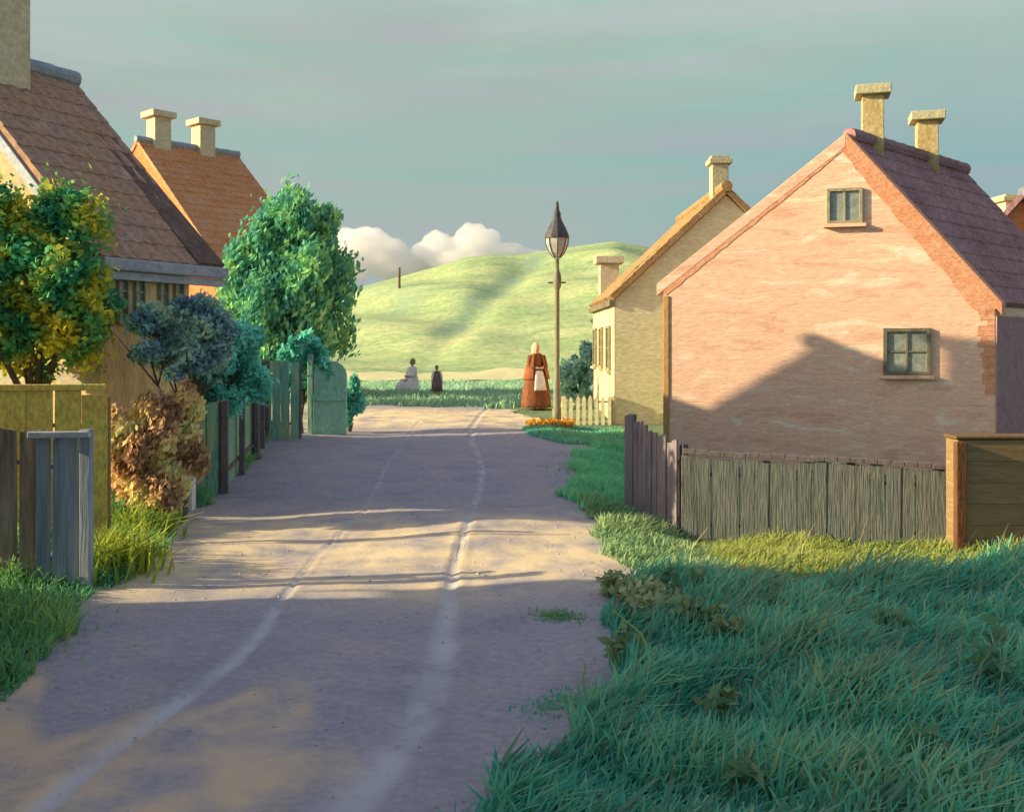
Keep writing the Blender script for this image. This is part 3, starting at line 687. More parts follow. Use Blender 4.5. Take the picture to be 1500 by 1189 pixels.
board_fence(gf, (-4.6, 18.9), (-3.95, 19.0), 1.45, 1.45, m_gfence, bw=.16, posts=2)
board_fence(gf, (-4.32, 17.0), (-4.6, 18.85), 1.4, 1.45, m_gfence, bw=.17, posts=3)
wp = thing('gatepost', 'short chalk white post against the green fence', 'post', (-4.12, 13.0, gz(-4.12, 13)))
MB().box((-4.12, 13.0, gz(-4.12, 13)+.42), (.085, 0, 0), (0, .085, 0), (0, 0, .5)).build('shaft', m_white, wp, bevel=.012)
MB().box((-4.12, 13.0, gz(-4.12, 13)+.95), (.105, 0, 0), (0, .105, 0), (0, 0, .03)).build('cap', m_white, wp, bevel=.012)
# light green gate leaf with rounded top beyond the green fence
g0 = P(463, 590, 19.7); tz = gz(g0.x, 19.7)
lg = thing('garden_gate', 'light green gate leaf with a rounded top at the far end of the green fence', 'gate', (g0.x, 21.3, tz))
w_ = .62; poly = [Vector((g0.x-.05, 19.7, tz)), Vector((g0.x-.05+w_, 19.79, tz))]
for k in range(9):
    t = math.pi*k/8*.5; poly.append(Vector((g0.x-.05+w_*(.5+.5*math.cos(t*2)), 19.7+.12*(.5+.5*math.cos(t*2)), tz+1.15+.28*math.sin(t*2))))
MB().prism(poly, (0, .05, 0)).build('leaf', m_ggate, lg, bevel=.01)
MB().box((g0.x-.11, 19.7, tz+.7), (.05, 0, 0), (0, .05, 0), (0, 0, .85)).build('post', m_gfence, lg, bevel=.01)
MB().box((g0.x-.05+w_/2, 19.73, tz+.7), (.27, .05, 0), (.004, -.02, 0), (0, 0, .04)).build('rail', m_ggate, lg)
# cream pickets beside the ochre house
pf = thing('picket_fence', 'low cream picket fence between the lamp post and the ochre house', 'fence', (1.6, 22.3, gz(1.6, 22.3)))
board_fence(pf, (1.08, 22.1), (2.15, 21.85), .62, .62, m_picket, bw=.08, gap=.06, posts=2, point=.06, rail=m_picket, name='pickets')

# ------------------------------------------------------------------ trees and shrubs
def crown_lobes(c, rad, k, spread=.86, lo=.15, hi=.36):
    c = np.array(c); rad = np.array(rad); out = []
    for d in unit(k):
        out.append(tuple(c + d*rad*spread*(.15+.95*random.random()**.6)) + tuple(rad*random.uniform(lo, hi)))
    return out
def tree(name, label, cat, base, c, rad, k, n, size, mat, r0=.09, trunk='trunk', group=None, **kw):
    t = thing(name, label, cat, base, group)
    lobes = crown_lobes(c, rad, k)
    limbs(base, [l[:3] for l in lobes[:min(7, len(lobes))]], r0, m_bark, t, trunk)
    leaves('crown', lobes, n, size, mat, t, **kw)
    return t
c = P(70, 420, 12.0)
tree('garden_tree', 'yellow and green leaved tree above the yellow fence at the left edge', 'tree', (c.x-.1, c.y+.1, gz(c.x, c.y)), (c.x-.3, c.y+.1, c.z-.05), (1.08, .62, 1.25), 70, 30000, .055, L_left, elong=1.6, tint_lobe=.55, shell=.3)
c = P(427, 405, 28)
tree('round_tree', 'large round green tree in front of the orange house', 'tree', (c.x-.2, c.y, gz(c.x, c.y)), (c.x, c.y, c.z-.35), (1.75, 1.5, 2.4), 110, 52000, .085, L_big, r0=.14, elong=2.3, streak=(.3, 0, .7), tint_lobe=.55, shell=.3)
c = P(268, 500, 12.4)
tree('dark_bush', 'dark blue green bush under the eave of the brown roofed house', 'bush', (c.x, c.y, gz(c.x, c.y)), (c.x, c.y, c.z), (.72, .55, .56), 34, 14000, .042, L_dark, r0=.05, trunk='stem')
c = P(230, 625, 12.1)
tree('rust_bush', 'rust brown leaved bush between the yellow fence and the white post', 'bush', (c.x, c.y, gz(c.x, c.y)), (c.x, c.y, c.z-.1), (.6, .45, .85), 40, 15000, .045, L_red, r0=.04, trunk='stem', streak=(.4, 0, .7), tint_lobe=.5)
c = P(345, 530, 14.8)
tree('green_bush', 'teal green bush behind the near end of the green fence', 'bush', (c.x-.5, c.y+.2, gz(c.x, c.y)), (c.x-.25, c.y+.2, c.z-.1), (.75, .6, .75), 34, 13000, .05, L_teal, r0=.05, trunk='stem')
c = P(436, 525, 19.5)
tree('green_bush', 'teal green bush at the far end of the green fence beside the light green gate', 'bush', (c.x, c.y+.3, gz(c.x, c.y)), (c.x+.1, c.y+.35, c.z-.05), (.5, .25, .55), 24, 6000, .07, L_teal, r0=.05, trunk='stem')
c = P(512, 545, 20.3)
tree('green_bush', 'small bright teal bush right of the light green gate', 'bush', (c.x, c.y, gz(c.x, c.y)), (c.x, c.y, gz(c.x, c.y)+.62), (.26, .22, .58), 18, 4500, .06, L_teal, r0=.04, trunk='stem')
c = P(848, 560, 30)
tree('hedge_bush', 'grey green bush behind the picket fence against the ochre house', 'bush', (c.x, c.y, gz(c.x, c.y)), (c.x, c.y, gz(c.x, c.y)+.85), (.62, .9, .9), 26, 7000, .08, L_hedge, r0=.05, trunk='stem')
c = P(100, 690, 10.7)
def weed(px, py, label, n, h, w, mat, name='weed_clump', r=.22, cat='weeds', lean=(.2, -.1)):
    g_ = G(px, py); a = RNG.normal(size=(n, 2))*r
    t = thing(name, label, cat, tuple(g_))
    blades('stalks', a+np.array([g_.x, g_.y]), h*.5, h, w, mat, lean=lean, lsp=.4, parent=t, clump=False)
    return t, g_
weed(165, 838, 'tall yellow flowering weeds at the road edge beside the grey gate', 420, .56, .03, L_yel, r=.2)
weed(212, 785, 'shorter yellow green weeds under the rust brown bush', 300, .42, .03, L_yel, r=.15)
for px, py, h, l in ((955, 912, .34, 'larger round pale green burdock clump at the edge of the dark grass'), (905, 880, .22, 'smaller pale green burdock clump nearer the middle of the road'), ):
    g_ = G(px, py); t = thing('weed_clump', l, 'weeds', tuple(g_))
    limbs(tuple(g_), [(g_.x+random.uniform(-.12, .12), g_.y+random.uniform(-.1, .1), g_.z+h*.8) for _ in range(4)], .012, m_bark, t, 'stem', fork=.2)
    leaves('foliage', [(g_.x+random.uniform(-.1, .1), g_.y+random.uniform(-.1, .1), g_.z+h*random.uniform(.4, .7), h*.5, h*.5, h*.42) for _ in range(5)], 800, .045, L_pale, t, elong=1.5)

def zhf(x, y): return np.maximum(zh(x, y), zf(x, y))
g_ = G(585, 422, zhf, 50, 125); 
hp = MB().tube([(g_.x, g_.y, g_.z-.4), (g_.x, g_.y, g_.z+1.2), (g_.x+.02, g_.y, g_.z+2.1)], [.13, .12, .1], 8).build('post', m_bark)
tag(hp, 'lone dark wooden post standing on the hill crest left of the cloud', 'post')

# ------------------------------------------------------------------ grass
def bank(x, y): return ~on_road(x, y, -.1) & (x > -1.6) & (y < 11.3-.04*x+.25*np.sin(x*2.3))
p = scatter(210000, -1.6, 8.5, 4.4, 11.6, bank)
p = p[RNG.random(len(p)) < np.interp(p[:, 1], [4.4, 7, 11], [1, .75, .5])]
pn = p[(p[:, 1] < 9.35+.3*np.sin(p[:, 0]*1.7)+.12*p[:, 0])]
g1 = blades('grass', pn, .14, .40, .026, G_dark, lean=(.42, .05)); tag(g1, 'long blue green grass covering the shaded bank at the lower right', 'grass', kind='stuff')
q = pn[(RNG.random(len(pn)) < .05) & (np.sin(pn[:, 0]*2.1+pn[:, 1]*1.4)+np.sin(pn[:, 1]*3.3-pn[:, 0]) > .1)]
g1b = blades('grass', q, .3, .52, .045, leafmat('grass_grey_green', [(.10, .26, .18), (.17, .32, .22), (.30, .36, .2)], trans=.35), lean=(.6, .1), lsp=.15); tag(g1b, 'broader paler grass blades leaning over the shaded bank', 'grass', kind='stuff')
edge = lambda x, y: ~on_road(x, y, -.1) & (y > 9.05+.12*x+.3*np.sin(x*1.7)) & (y < np.interp(x, [1, 1.5, 2.05, 4.95, 9], [14, 13.6, 12.2, 11.65, 11.2]))
p = scatter(70000, .9, 8, 8.9, 13.8, edge)
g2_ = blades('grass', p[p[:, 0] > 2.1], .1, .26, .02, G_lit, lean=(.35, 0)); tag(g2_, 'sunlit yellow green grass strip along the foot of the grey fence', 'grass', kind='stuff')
g3 = blades('grass', p[p[:, 0] <= 2.1], .08, .24, .02, G_pale, lean=(.25, 0)); tag(g3, 'pale green grass at the road edge before the taller fence', 'grass', kind='stuff')
p = scatter(26000, .6, 2.6, 13, 21.5, lambda x, y: ~on_road(x, y, -.1) & (x < np.interp(y, [13.7, 17.5, 21.5], [1.55, 2.5, 2.2])))
g4 = blades('grass', p[p[:, 1] < 18.6], .08, .22, .025, G_mint, lean=(.1, 0)); tag(g4, 'bright green grass on the verge beyond the taller fence', 'grass', kind='stuff')
q = scatter(9000, .15, 2.2, 18.4, 20.9, lambda x, y: x > np.interp(y, [18.4, 19.4, 20.9], [1.0, .3, .2]))
g5 = blades('grass', q, .06, .16, .025, G_dark, lean=(.1, 0)); tag(g5, 'low dark teal grass patch in front of the picket fence', 'grass', kind='stuff')
left = lambda x, y: (x < np.interp(y, *RL)+.16+wob(x, y)) & (y < 21.2)
p = scatter(60000, -6.2, -3.4, 6, 21, left)
g6 = blades('grass', p, .1, .3, .022, G_left, lean=(.15, -.1)); tag(g6, 'green grass verge along the left side of the road', 'grass', kind='stuff')
p = scatter(60000, -12, 6, 26.0, 56, lambda x, y: ~on_road(x, y, 0.0) & (y > 27.0+.3*np.sin(x*2)) | ((x > .55) & (x < 2.1) & (y > 22.4)))
g7 = blades('grass', p, .1, .3, .05, G_field, lean=(.1, 0)); tag(g7, 'blue green grass of the hollow between the road and the hill', 'grass', kind='stuff')
for a_, b_, rx_, ry_, l, mt in ((822, 906, .24, .16, 'small olive grass tuft growing in the road', G_left), (805, 1032, .36, .26, 'larger teal grass patch growing in the road near the bank', G_dark)):
    c = G(a_, b_); q = RNG.normal(size=(900, 2))*np.array([rx_, ry_])*.5+np.array([c.x, c.y])
    t = blades('grass_tuft', q, .03, .09, .018, mt, lean=(.3, 0)); tag(t, l, 'grass', kind=None)
p = scatter(60000, -5.2, 2.2, 4.6, 20, lambda x, y: on_road(x, y, .0) & ~on_road(x, y, -.55-.3*np.sin(y*1.3+x)))
dist = np.minimum(p[:, 0]-np.interp(p[:, 1], *RL), np.interp(p[:, 1], *RR)-p[:, 0])
p = p[RNG.random(len(p)) < .5*np.exp(-np.maximum(dist, 0)/.16)*(.3+.7*(np.sin(p[:, 0]*6+p[:, 1]*4)*np.sin(p[:, 1]*3.1) > -.1))]
g8 = blades('grass', p, .04, .15, .016, G_left, lean=(.2, 0), lsp=.5); tag(g8, 'thin short grass creeping in from both edges of the sandy road', 'grass', kind='stuff')
q = scatter(46, .8, 7, 5, 9.6, bank); zz = zf(q[:, 0], q[:, 1])
dk = leaves('weeds', [(x, y, z+.2, .13, .13, .12) for (x, y), z in zip(q, zz)], 2600, .05, L_dock, elong=2.4, shell=.2, tint_lobe=.6); tag(dk, 'broad leaved weeds dotted among the long grass of the bank', 'weeds', kind='stuff')
q = scatter(420, .6, 7.5, 5, 10.4, bank)
ds_ = blades('dead_stems', q, .4, .7, .009, leafmat('straw', [(.34, .32, .16), (.5, .46, .26)], trans=.1), lean=(.35, 0), lsp=.2, clump=False); tag(ds_, 'thin straw coloured stems standing above the grass of the bank', 'grass', kind='stuff')
# pale stalks leaning over the road edge
for (x0, y0), (x1, y1), l in (((968, 990), (898, 893), 'tall yellow stalk bending out of the dark grass'), ((850, 1003), (846, 962), 'short thin yellow stalk beside the teal grass patch')):
    a = G(x0, y0); d = a.y; b = P(x1, y1, d+.05); m = a.lerp(b, .55)+Vector((.05, 0, .04))
    o = MB().tube([a-UP*.03, m, b], [.009, .008, .004], 6).build('grass_stalk', M('dry_stalk', [(.42, .42, .12), (.5, .5, .18)], n=6)); tag(o, l, 'stalk')
# orange flowers before the lamp
q = scatter(260, .32, 1.25, 20.6, 21.3); zz = zf(q[:, 0], q[:, 1])+.08+.08*RNG.random(len(q))
fl = leaves('flowers', [(x, y, z, .04, .04, .04) for (x, y), z in zip(q, zz)], 900, .05, F_or); tag(fl, 'orange flowers in a low strip at the foot of the lamp post', 'flowers', kind='stuff')

# ------------------------------------------------------------------ street lamp
lb = G(816, 616); lx, ly, lz = lb
k = ly/1500
lt = thing('street_lamp', 'old gas street lamp with pear shaped lantern on a slim iron post', 'lamp', (lx, ly, lz))
m_lpost = M('grey_green_iron', [(.15, .15, .1), (.22, .21, .14), (.27, .25, .16)], scale=(1, 1, .4), n=5, rough=.7, bump=.2)
zt = lambda y: CAMZ-(y-500)*k
MB().lathe((lx, ly, 0), [(.11, lz-.1), (.11, lz+.25), (.085, lz+.3), (.075, lz+.9), (.06, lz+1.0), (.055, zt(425)), (.09, zt(420)), (.10, zt(410)), (.085, zt(402)), (.05, zt(396)), (.045, zt(380)), (.07, zt(379))], 14).build('post', m_lpost, lt, smooth=True)
m_lglass = M('milky_lantern_glass', [(.34, .34, .3), (.44, .44, .4)], n=5, rough=.25, bump=.05, spec=.5)
gl = MB().lathe((lx, ly, 0), [(.07, zt(378)), (.17, zt(370)), (.245, zt(358)), (.255, zt(350)), (.24, zt(347))], 8).build('lantern', m_lglass, lt)
ir = MB()
for j in range(8):
    t = 2*math.pi*j/8; ir.tube([(lx+r*math.cos(t), ly+r*math.sin(t), z) for r, z in ((.075, zt(378)), (.175, zt(370)), (.25, zt(358)), (.26, zt(348)))], .012, 4)
ir.build('glazing_bars', m_iron, gl)
MB().lathe((lx, ly, 0), [(.275, zt(349)), (.27, zt(345)), (.2, zt(334)), (.12, zt(324)), (.085, zt(318)), (.085, zt(312)), (.05, zt(308)), (.035, zt(297)), (.0, zt(294))], 12).build('roof_cap', m_iron, lt, smooth=False)
MB().tube([(lx-.2, ly, zt(414)), (lx+.2, ly, zt(414))], .018, 6).build('ladder_bar', m_iron, lt)

# ------------------------------------------------------------------ people
def skin_body(name, joints, edges, mat, parent, loc, rot, scale, sub=2):
    me = bpy.data.meshes.new('body_src'); names = list(joints); idx = {k: i for i, k in enumerate(names)}
    me.from_pydata([joints[k][0] for k in names], [(idx[a], idx[b]) for a, b in edges], []); me.update()
    o = bpy.data.objects.new('body_src', me); COL.objects.link(o)
    o.modifiers.new('skin', 'SKIN'); 
    sv = me.skin_vertices[0].data if len(me.skin_vertices) else None
    if sv is None:
        bpy.context.view_layer.objects.active = o
        me.skin_vertices.new() if hasattr(me.skin_vertices, 'new') else None
        sv = me.skin_vertices[0].data
    for k in names:
        r = joints[k][1]; sv[idx[k]].radius = (r, r) if not hasattr(r, '__len__') else r
    sv[0].use_root = True
    ss = o.modifiers.new('sub', 'SUBSURF'); ss.levels = sub; ss.render_levels = sub
    dg = bpy.context.evaluated_depsgraph_get(); dg.update()
    m2 = bpy.data.meshes.new_from_object(o.evaluated_get(dg))
    bpy.data.objects.remove(o); bpy.data.meshes.remove(me)
    Mx = Matrix.Rotation(rot, 4, 'Z') @ Matrix.Scale(scale, 4)
    m2.transform(Mx); m2.materials.clear(); m2.materials.append(mat)
    m2.polygons.foreach_set('use_smooth', [True]*len(m2.polygons)); m2.name = name
    r = link(name, m2, parent); return r

m_skin = M('skin', [(.5, .28, .18), (.58, .34, .22)], n=6, rough=.6, bump=.05)
def hand(J, E, wrist, d, side, pre, r=.0085):
    """palm and five bent fingers grown from a wrist joint"""
    w = Vector(J[wrist][0]); d = Vector(d).normalized(); up = Vector((0, -.2, -1)); s = d.cross(up).normalized(); dn = s.cross(d).normalized()
    J[pre+'palm'] = (tuple(w+d*.055), (.03, .02)); E.append((wrist, pre+'palm'))
    for i, (off, L) in enumerate(((-.03, .06), (-.01, .072), (.01, .068), (.03, .052))):
        a = w+d*.09+s*off; b = a+d*L*.55-dn*.006; c_ = b+d*L*.4-dn*.022
        for nm, q, rr in (('a', a, r), ('b', b, r*.9), ('c', c_, r*.75)): J[pre+str(i)+nm] = (tuple(q), rr)
        E.extend([(pre+'palm', pre+str(i)+'a'), (pre+str(i)+'a', pre+str(i)+'b'), (pre+str(i)+'b', pre+str(i)+'c')])
    a = w+d*.03+s*side*.045; b = a+d*.03+s*side*.016
    J[pre+'ta'] = (tuple(a), r*1.05); J[pre+'tb'] = (tuple(b), r*.85); E.extend([(pre+'palm', pre+'ta'), (pre+'ta', pre+'tb')])

def figure(seated=False, arms='folded'):
    J = {'pelvis': ((0, 0, .90), (.135, .10)), 'waist': ((0, .0, 1.05), (.115, .085)), 'chest': ((0, .0, 1.25), (.14, .1)), 'neckb': ((0, .01, 1.395), (.055, .05)),
         'neck': ((0, 0, 1.45), .046), 'jaw': ((0, -.025, 1.505), (.055, .062)), 'head': ((0, -.005, 1.575), (.075, .092)), 'crown': ((0, .008, 1.63), (.055, .065)), 'nose': ((0, -.112, 1.55), .010)}
    E = [('pelvis', 'waist'), ('waist', 'chest'), ('chest', 'neckb'), ('neckb', 'neck'), ('neck', 'jaw'), ('jaw', 'head'), ('head', 'crown'), ('head', 'nose')]
    for sgn, t in ((-1, 'l'), (1, 'r')):
        if seated:
            J[t+'hip'] = ((sgn*.09, -.02, .86), .085); J[t+'knee'] = ((sgn*.11, -.42, .92), .06); J[t+'ank'] = ((sgn*.1, -.36, .5), .042); J[t+'toe'] = ((sgn*.11, -.52, .46), .035)
        else:
            J[t+'hip'] = ((sgn*.085, 0, .84), .085); J[t+'knee'] = ((sgn*.09, -.015, .47), .06); J[t+'ank'] = ((sgn*.09, .02, .09), .042); J[t+'toe'] = ((sgn*.1, -.12, .035), .035)
        J[t+'sh'] = ((sgn*.165, .0, 1.345), .056)
        E += [('pelvis', t+'hip'), (t+'hip', t+'knee'), (t+'knee', t+'ank'), (t+'ank', t+'toe'), ('chest', t+'sh')]
        if arms == 'folded':
            J[t+'el'] = ((sgn*.225, -.06, 1.08), .043); J[t+'wr'] = ((sgn*.07, -.235, 1.06), .03); d = (-sgn*.8, -.3, -.1)
        else:
            J[t+'el'] = ((sgn*.235, .01, 1.08), .043); J[t+'wr'] = ((sgn*.255, -.06, .85), .03); d = (0, -.12, -1)
        E += [(t+'sh', t+'el'), (t+'el', t+'wr')]
        hand(J, E, t+'wr', d, sgn, t+'h')
    return J, E

def xf(loc, rot, sc):
    return Matrix.Translation(loc) @ Matrix.Rotation(rot, 4, 'Z') @ Matrix.Scale(sc, 4)
def garment(name, T, rings_, mat, parent, fold=0, n=28, squash=1.0):
    mb = MB(); rr = []
    for (cx_, cy_, z, rx_, ry_, f) in rings_:
        rr.append([T @ Vector((cx_+(rx_*(1+f*math.sin(j/n*2*math.pi*9)+f*.6*math.sin(j/n*2*math.pi*5+1)))*math.cos(2*math.pi*j/n), cy_+(ry_*(1+f*math.sin(j/n*2*math.pi*9)+f*.6*math.sin(j/n*2*math.pi*5+1)))*math.sin(2*math.pi*j/n), z)) for j in range(n)])
    mb.rings(rr, True); return mb.build(name, mat, parent, smooth=True)
def sleeve(name, T, J, t, mat, parent, r=(.075, .062, .045), upto=.85):
    a, b, c_ = (Vector(J[t+k][0]) for k in ('sh', 'el', 'wr')); c_ = b.lerp(c_, upto)
    a2 = a + (a-b).normalized()*.02
    pts = [a2, a.lerp(b, .5), b, b.lerp(c_, .5), c_]; rad = [r[0], (r[0]+r[1])/2, r[1], (r[1]+r[2])/2, r[2]]
    s_ = T.to_scale()[0]
    return MB().tube([T @ p for p in pts], [x*s_ for x in rad], 12).build(name, mat, parent, smooth=True)
def eyes(T, parent, dz=0):
    for sx in (-1, 1): MB().tube([T @ Vector((sx*.032, -.082, 1.572)), T @ Vector((sx*.032, -.096, 1.572))], [.011*T.to_scale()[0], .006*T.to_scale()[0]], 8).build('eye', m_iron, parent)
    m_ = MB().tube([T @ Vector((-.024, -.082, 1.505)), T @ Vector((0, -.09, 1.503)), T @ Vector((.024, -.082, 1.505))], .005*T.to_scale()[0], 6)
    m_.build('mouth', M('lips', [(.4, .14, .11), (.45, .18, .14)], n=4), parent)

m_dress = M('rust_brown_cloth', [(.15, .05, .025), (.21, .075, .035), (.26, .11, .05)], scale=(2, 2, .7), n=5, bump=.3)
m_apron = M('white_apron_cloth', [(.62, .58, .54), (.78, .74, .7)], n=7, bump=.2)
m_scarf = M('cream_headscarf', [(.62, .48, .26), (.72, .58, .36)], n=7, bump=.2)
m_shawl = M('red_brown_cloth', [(.24, .07, .03), (.36, .12, .05)], n=7, bump=.2)
m_smock = M('white_smock_cloth', [(.78, .76, .68), (.86, .84, .78)], n=7, bump=.2)
m_plum = M('plum_cloth', [(.13, .09, .11), (.22, .15, .17)], n=7, bump=.2)
m_hair = M('brown_hair', [(.12, .06, .03), (.2, .11, .05)], n=9, bump=.4)
m_fair = M('fair_hair', [(.4, .3, .15), (.5, .38, .2)], n=9, bump=.4)

wl = G(786, 600); sc = 1.0
wo = thing('person', 'woman in red brown cloak and dress with white apron and cream headscarf beside the lamp', 'person', tuple(wl))
T = xf(wl, R(18), sc); J, E = figure()
skin_body('body', J, E, m_skin, wo, wl, R(18), sc)
dr = garment('dress', T, [(0, .01, 1.415, .062, .058, 0), (0, .0, 1.39, .15, .08, 0), (0, 0, 1.34, .175, .105, 0), (0, 0, 1.22, .172, .135, .0), (0, 0, 1.05, .15, .12, .01), (0, 0, .98, .23, .18, .02), (0, 0, .8, .29, .23, .035), (0, 0, .5, .34, .28, .05), (0, 0, .2, .37, .31, .06), (0, 0, .06, .385, .32, .065)], m_dress, wo)
for t in 'lr': sleeve('sleeve', T, J, t, m_dress, wo)
# apron: a curved panel just in front of the skirt
mb = MB(); nx_, nz_ = 9, 9; vv = []
for iz in range(nz_):
    f = iz/(nz_-1); z = 1.0-.5*f; rx_ = np.interp(z, [.2, .5, .8, 1.0], [.385, .36, .31, .235]); ry_ = np.interp(z, [.2, .5, .8, 1.0], [.33, .305, .252, .185])
    for ix in range(nx_):
        a = (-.5+ix/(nx_-1))*(.8+.1*f) - math.pi/2
        vv.append(T @ Vector((rx_*math.cos(a)*1.03, ry_*math.sin(a)*1.04-.012, z)))
i0 = 0; mb.v = vv; mb.f = [tuple(int(q) for q in f) for f in grid_faces(nx_, nz_)]
ap = mb.build('apron', m_apron, wo, smooth=True); so = ap.modifiers.new('solid', 'SOLIDIFY'); so.thickness = .012
garment('headscarf', T, [(0, .07, 1.40, .13, .085, .02), (0, .08, 1.46, .10, .082, .01), (0, .078, 1.52, .098, .088, 0), (0, .066, 1.58, .104, .098, 0), (0, .05, 1.635, .094, .098, 0), (0, .045, 1.685, .055, .065, 0), (0, .05, 1.705, .012, .016, 0)], m_scarf, wo, n=20)
sh = MB(); rr = []
for (z, rx_, ry_) in ((1.43, .085, .075), (1.38, .185, .115), (1.28, .225, .155), (1.1, .275, .20), (.9, .325, .26), (.78, .35, .29), (.775, .34, .28), (1.1, .265, .19), (1.36, .175, .105), (1.42, .075, .065)):
    rr.append([T @ Vector((rx_*math.cos(a), .008+ry_*math.sin(a), z - .03*(math.sin(a) > .5))) for a in np.linspace(-1.05, math.pi+1.05, 22)])
i0 = len(sh.v); [sh.v.extend(r_) for r_ in rr]
for k_ in range(len(rr)-1):
    for j_ in range(21): sh.f.append((k_*22+j_, k_*22+j_+1, (k_+1)*22+j_+1, (k_+1)*22+j_))
sh.build('shawl', m_shawl, wo, smooth=True); eyes(T, wo)

def child(px, py, label, sc, rot, dress, pin, hair, seated=False):
    l = G(px, py, a=28); t = thing('person', label, 'person', tuple(l)); base = Vector(l) - UP*(.44*sc if seated else 0)
    T = xf(base, rot, sc); J, E = figure(seated, 'folded' if seated else 'down')
    b = skin_body('body', J, E, m_skin, t, l, rot, sc)
    if seated:
        b.data.transform(Matrix.Translation((0, 0, -.44*sc)))
        garment('smock', T, [(0, .01, 1.41, .06, .056, 0), (0, 0, 1.38, .16, .085, 0), (0, 0, 1.3, .178, .12, 0), (0, 0, 1.1, .2, .16, .02), (0, -.05, .95, .24, .26, .03), (0, -.17, .85, .27, .42, .03), (0, -.2, .62, .32, .46, .05), (0, -.2, .46, .36, .5, .06)], dress, t)
    else:
        garment('smock', T, [(0, .01, 1.41, .06, .056, 0), (0, 0, 1.38, .16, .085, 0), (0, 0, 1.3, .178, .12, 0), (0, 0, 1.1, .17, .14, .02), (0, 0, .8, .23, .2, .04), (0, 0, .38, .3, .26, .06)], dress, t)
    for s_ in 'lr': sleeve('sleeve', T, J, s_, pin, t)
    garment('hair', T, [(0, .05, 1.47, .07, .05, 0), (0, .04, 1.54, .088, .075, 0), (0, .03, 1.6, .09, .085, 0), (0, .02, 1.65, .075, .08, 0), (0, .02, 1.69, .03, .035, 0)], hair, t, n=16)
    eyes(T, t); return t
child(604, 577, 'child in a white smock sitting on the grass left of the other child', 1.1, R(-50), m_smock, m_smock, m_fair, True)
child(640, 584, 'child in a plum dress with white sleeves standing in the grassy hollow', .62, R(10), m_plum, m_smock, m_hair)

for o in list(COL.objects):
    if o.parent is None and 'category' in o and 'group' not in o and o.get('kind') is None:
        grp = {'house': 'houses along the village street', 'fence': 'board fences along the gardens', 'bush': 'garden bushes', 'weeds': 'clumps of weeds by the road', 'gate': 'garden gates', 'stalk': 'stalks at the edge of the bank'}.get(o['category'])
        if grp: o['group'] = grp
# ------------------------------------------------------------------ clouds
m_cloud = bpy.data.materials.new('cloud_vapour'); m_cloud.use_nodes = True
nt = m_cloud.node_tree; nt.nodes.remove(nt.nodes['Principled BSDF'])
vs = nt.nodes.new('ShaderNodeVolumePrincipled'); vs.inputs['Color'].default_value = (.97, .95, .93, 1); vs.inputs['Density'].default_value = .07; vs.inputs['Anisotropy'].default_value = 0
nt.links.new(vs.outputs[0], nt.nodes['Material Output'].inputs['Volume'])
import bmesh
def cloud(lobes, label):
    bm = bmesh.new()
    for (px, py, r, rz) in lobes:
        D = 700+random.uniform(-10, 10); c = P(px, py, D); k_ = D/1500
        mtx = Matrix.Translation(c) @ Matrix.Diagonal((r*k_, r*k_*.9, rz*k_, 1))
        res = bmesh.ops.create_icosphere(bm, subdivisions=4, radius=1, matrix=mtx)
        for v in res['verts']:
            d = (v.co-c); q = d.normalized()
            v.co += d*(.10*math.sin(q.x*7+px)*math.cos(q.z*6+py)+.06*math.sin(q.z*13+q.y*9+px))
    me = bpy.data.meshes.new('cloud'); bm.to_mesh(me); bm.free(); me.materials.append(m_cloud)
    o = link('cloud', me); rm = o.modifiers.new('merge', 'REMESH'); rm.mode = 'VOXEL'; rm.voxel_size = 2.2; rm.use_smooth_shade = True
    o['kind'] = 'structure'
    return o
cloud([(692, 350, 26, 24), (672, 362, 20, 18), (715, 352, 20, 18), (745, 368, 30, 13), (640, 362, 26, 25), (618, 372, 20, 18), (775, 374, 30, 9), (665, 385, 60, 16)], '')
cloud([(520, 365, 42, 32), (560, 372, 45, 28), (500, 395, 40, 25), (590, 392, 60, 20), (540, 350, 30, 18), (470, 380, 40, 30)], '')

# ------------------------------------------------------------------ light, sky, camera
EL = R(18.7); az = (.9929, .119)
ldir = Vector((az[0]*math.cos(EL), az[1]*math.cos(EL), -math.sin(EL)))
sl = bpy.data.lights.new('sun', 'SUN'); sl.energy = 5.0; sl.angle = R(.5); sl.color = (1.0, .81, .49)
so = bpy.data.objects.new('sun', sl); COL.objects.link(so); so.rotation_euler = ldir.to_track_quat('-Z', 'Y').to_euler()
wd = bpy.data.worlds.new('World'); S.world = wd; wd.use_nodes = True
N = wd.node_tree.nodes; L = wd.node_tree.links; bg = N['Background']
sky = N.new('ShaderNodeTexSky'); sky.sky_type = 'NISHITA'; sky.sun_disc = False; sky.sun_elevation = EL; sky.sun_rotation = math.atan2(-az[0], -az[1]) % (2*math.pi)
sky.air_density = 1.0; sky.dust_density = 2.0
STR = .115
bg.inputs['Strength'].default_value = STR
tc = N.new('ShaderNodeTexCoord'); sx = N.new('ShaderNodeSeparateXYZ'); L.new(tc.outputs['Generated'], sx.inputs[0])
mp = N.new('ShaderNodeMapping'); mp.inputs['Scale'].default_value = (1.6, 1.6, 9); L.new(tc.outputs['Generated'], mp.inputs['Vector'])
no = N.new('ShaderNodeTexNoise'); no.inputs['Scale'].default_value = 1.7; no.inputs['Detail'].default_value = 7; no.inputs['Distortion'].default_value = .5; L.new(mp.outputs[0], no.inputs['Vector'])
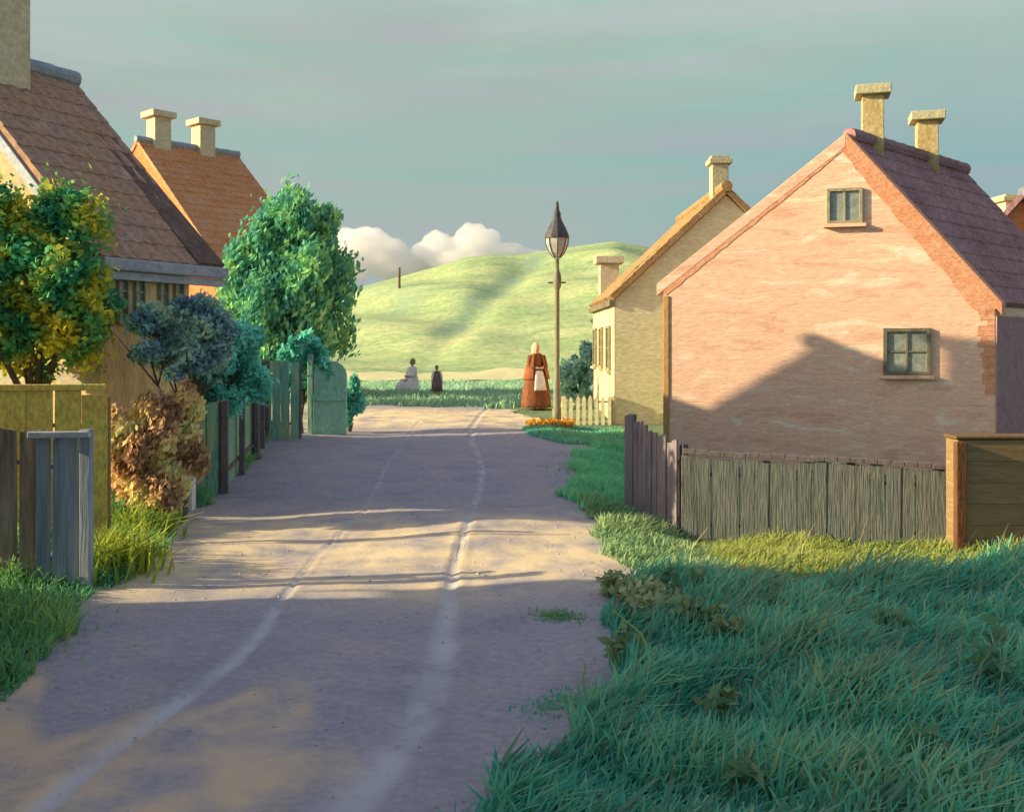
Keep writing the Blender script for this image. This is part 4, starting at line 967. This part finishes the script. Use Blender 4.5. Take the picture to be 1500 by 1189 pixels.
# veil of thin cloud: tone by height with streaks
ad = N.new('ShaderNodeMath'); ad.operation = 'MULTIPLY_ADD'; ad.inputs[1].default_value = .34; L.new(no.outputs['Fac'], ad.inputs[0]); L.new(sx.outputs['Z'], ad.inputs[2])
rz = N.new('ShaderNodeValToRGB'); rz.color_ramp.interpolation = 'B_SPLINE'
e = rz.color_ramp.elements
cols = [(.0, (.36, .36, .36)), (.14, (.32, .33, .345)), (.21, (.235, .272, .285)), (.28, (.24, .295, .285)), (.34, (.262, .28, .285)), (.42, (.26, .325, .288)), (.56, (.34, .36, .38)), (.72, (.40, .37, .46)), (1, (.46, .42, .54))]
while len(e) > 1: e.remove(e[-1])
e[0].position = 0; e[0].color = cols[0][1]+(1,)
for p_, c_ in cols[1:]:
    q = e.new(p_); q.color = c_+(1,)
L.new(ad.outputs[0], rz.inputs['Fac'])
# bluer towards the right
rb = N.new('ShaderNodeMapRange'); rb.inputs['From Min'].default_value = .0; rb.inputs['From Max'].default_value = .35; rb.inputs['To Max'].default_value = .55; L.new(sx.outputs['X'], rb.inputs[0])
zb = N.new('ShaderNodeMapRange'); zb.inputs['From Min'].default_value = .3; zb.inputs['From Max'].default_value = .18; L.new(sx.outputs['Z'], zb.inputs[0])
mb_ = N.new('ShaderNodeMath'); mb_.operation = 'MULTIPLY'; L.new(rb.outputs[0], mb_.inputs[0]); L.new(zb.outputs[0], mb_.inputs[1])
mxb = N.new('ShaderNodeMix'); mxb.data_type = 'RGBA'; mxb.inputs[7].default_value = (.165, .25, .29, 1); L.new(mb_.outputs[0], mxb.inputs[0]); L.new(rz.outputs[0], mxb.inputs[6])
sc_ = N.new('ShaderNodeVectorMath'); sc_.operation = 'SCALE'; sc_.inputs['Scale'].default_value = .86/STR; n2 = N.new('ShaderNodeTexNoise'); n2.inputs['Scale'].default_value = 1.3; n2.inputs['Detail'].default_value = 5; n2.inputs['Distortion'].default_value = 1.2
mp2 = N.new('ShaderNodeMapping'); mp2.inputs['Scale'].default_value = (1.3, 1.3, 12); mp2.inputs['Location'].default_value = (3.1, 1.7, .4); L.new(tc.outputs['Generated'], mp2.inputs['Vector']); L.new(mp2.outputs[0], n2.inputs['Vector'])
hr = N.new('ShaderNodeValToRGB'); ramp_set(hr, [(.85, 1.06, .98), (.96, 1.03, .98), (1.04, 1.0, 1.02)], .36, .64); L.new(n2.outputs['Fac'], hr.inputs['Fac'])
hm = N.new('ShaderNodeVectorMath'); hm.operation = 'MULTIPLY'; L.new(mxb.outputs[2], hm.inputs[0]); L.new(hr.outputs[0], hm.inputs[1]); L.new(hm.outputs[0], sc_.inputs[0])
fm = N.new('ShaderNodeMapRange'); fm.inputs['From Min'].default_value = -.35; fm.inputs['From Max'].default_value = .55; fm.inputs['To Min'].default_value = .05; fm.inputs['To Max'].default_value = .97; L.new(sx.outputs['Y'], fm.inputs[0])
mx = N.new('ShaderNodeMix'); mx.data_type = 'RGBA'; L.new(fm.outputs[0], mx.inputs[0]); L.new(sky.outputs[0], mx.inputs[6]); L.new(sc_.outputs[0], mx.inputs[7])
L.new(mx.outputs[2], bg.inputs['Color'])

cam = bpy.data.cameras.new('camera'); cam.lens = 36; cam.sensor_width = 36; cam.shift_y = -(594.5-500)/1500; cam.clip_end = 6000
co = bpy.data.objects.new('camera', cam); COL.objects.link(co); co.location = (0, 0, CAMZ); co.rotation_euler = (R(90), 0, 0)
S.camera = co
S.view_settings.view_transform = 'Standard'; S.view_settings.look = 'None'; S.view_settings.exposure = .9; S.view_settings.gamma = 1
S.cycles.use_denoising = True
S.cycles.max_bounces = 6; S.cycles.volume_bounces = 6
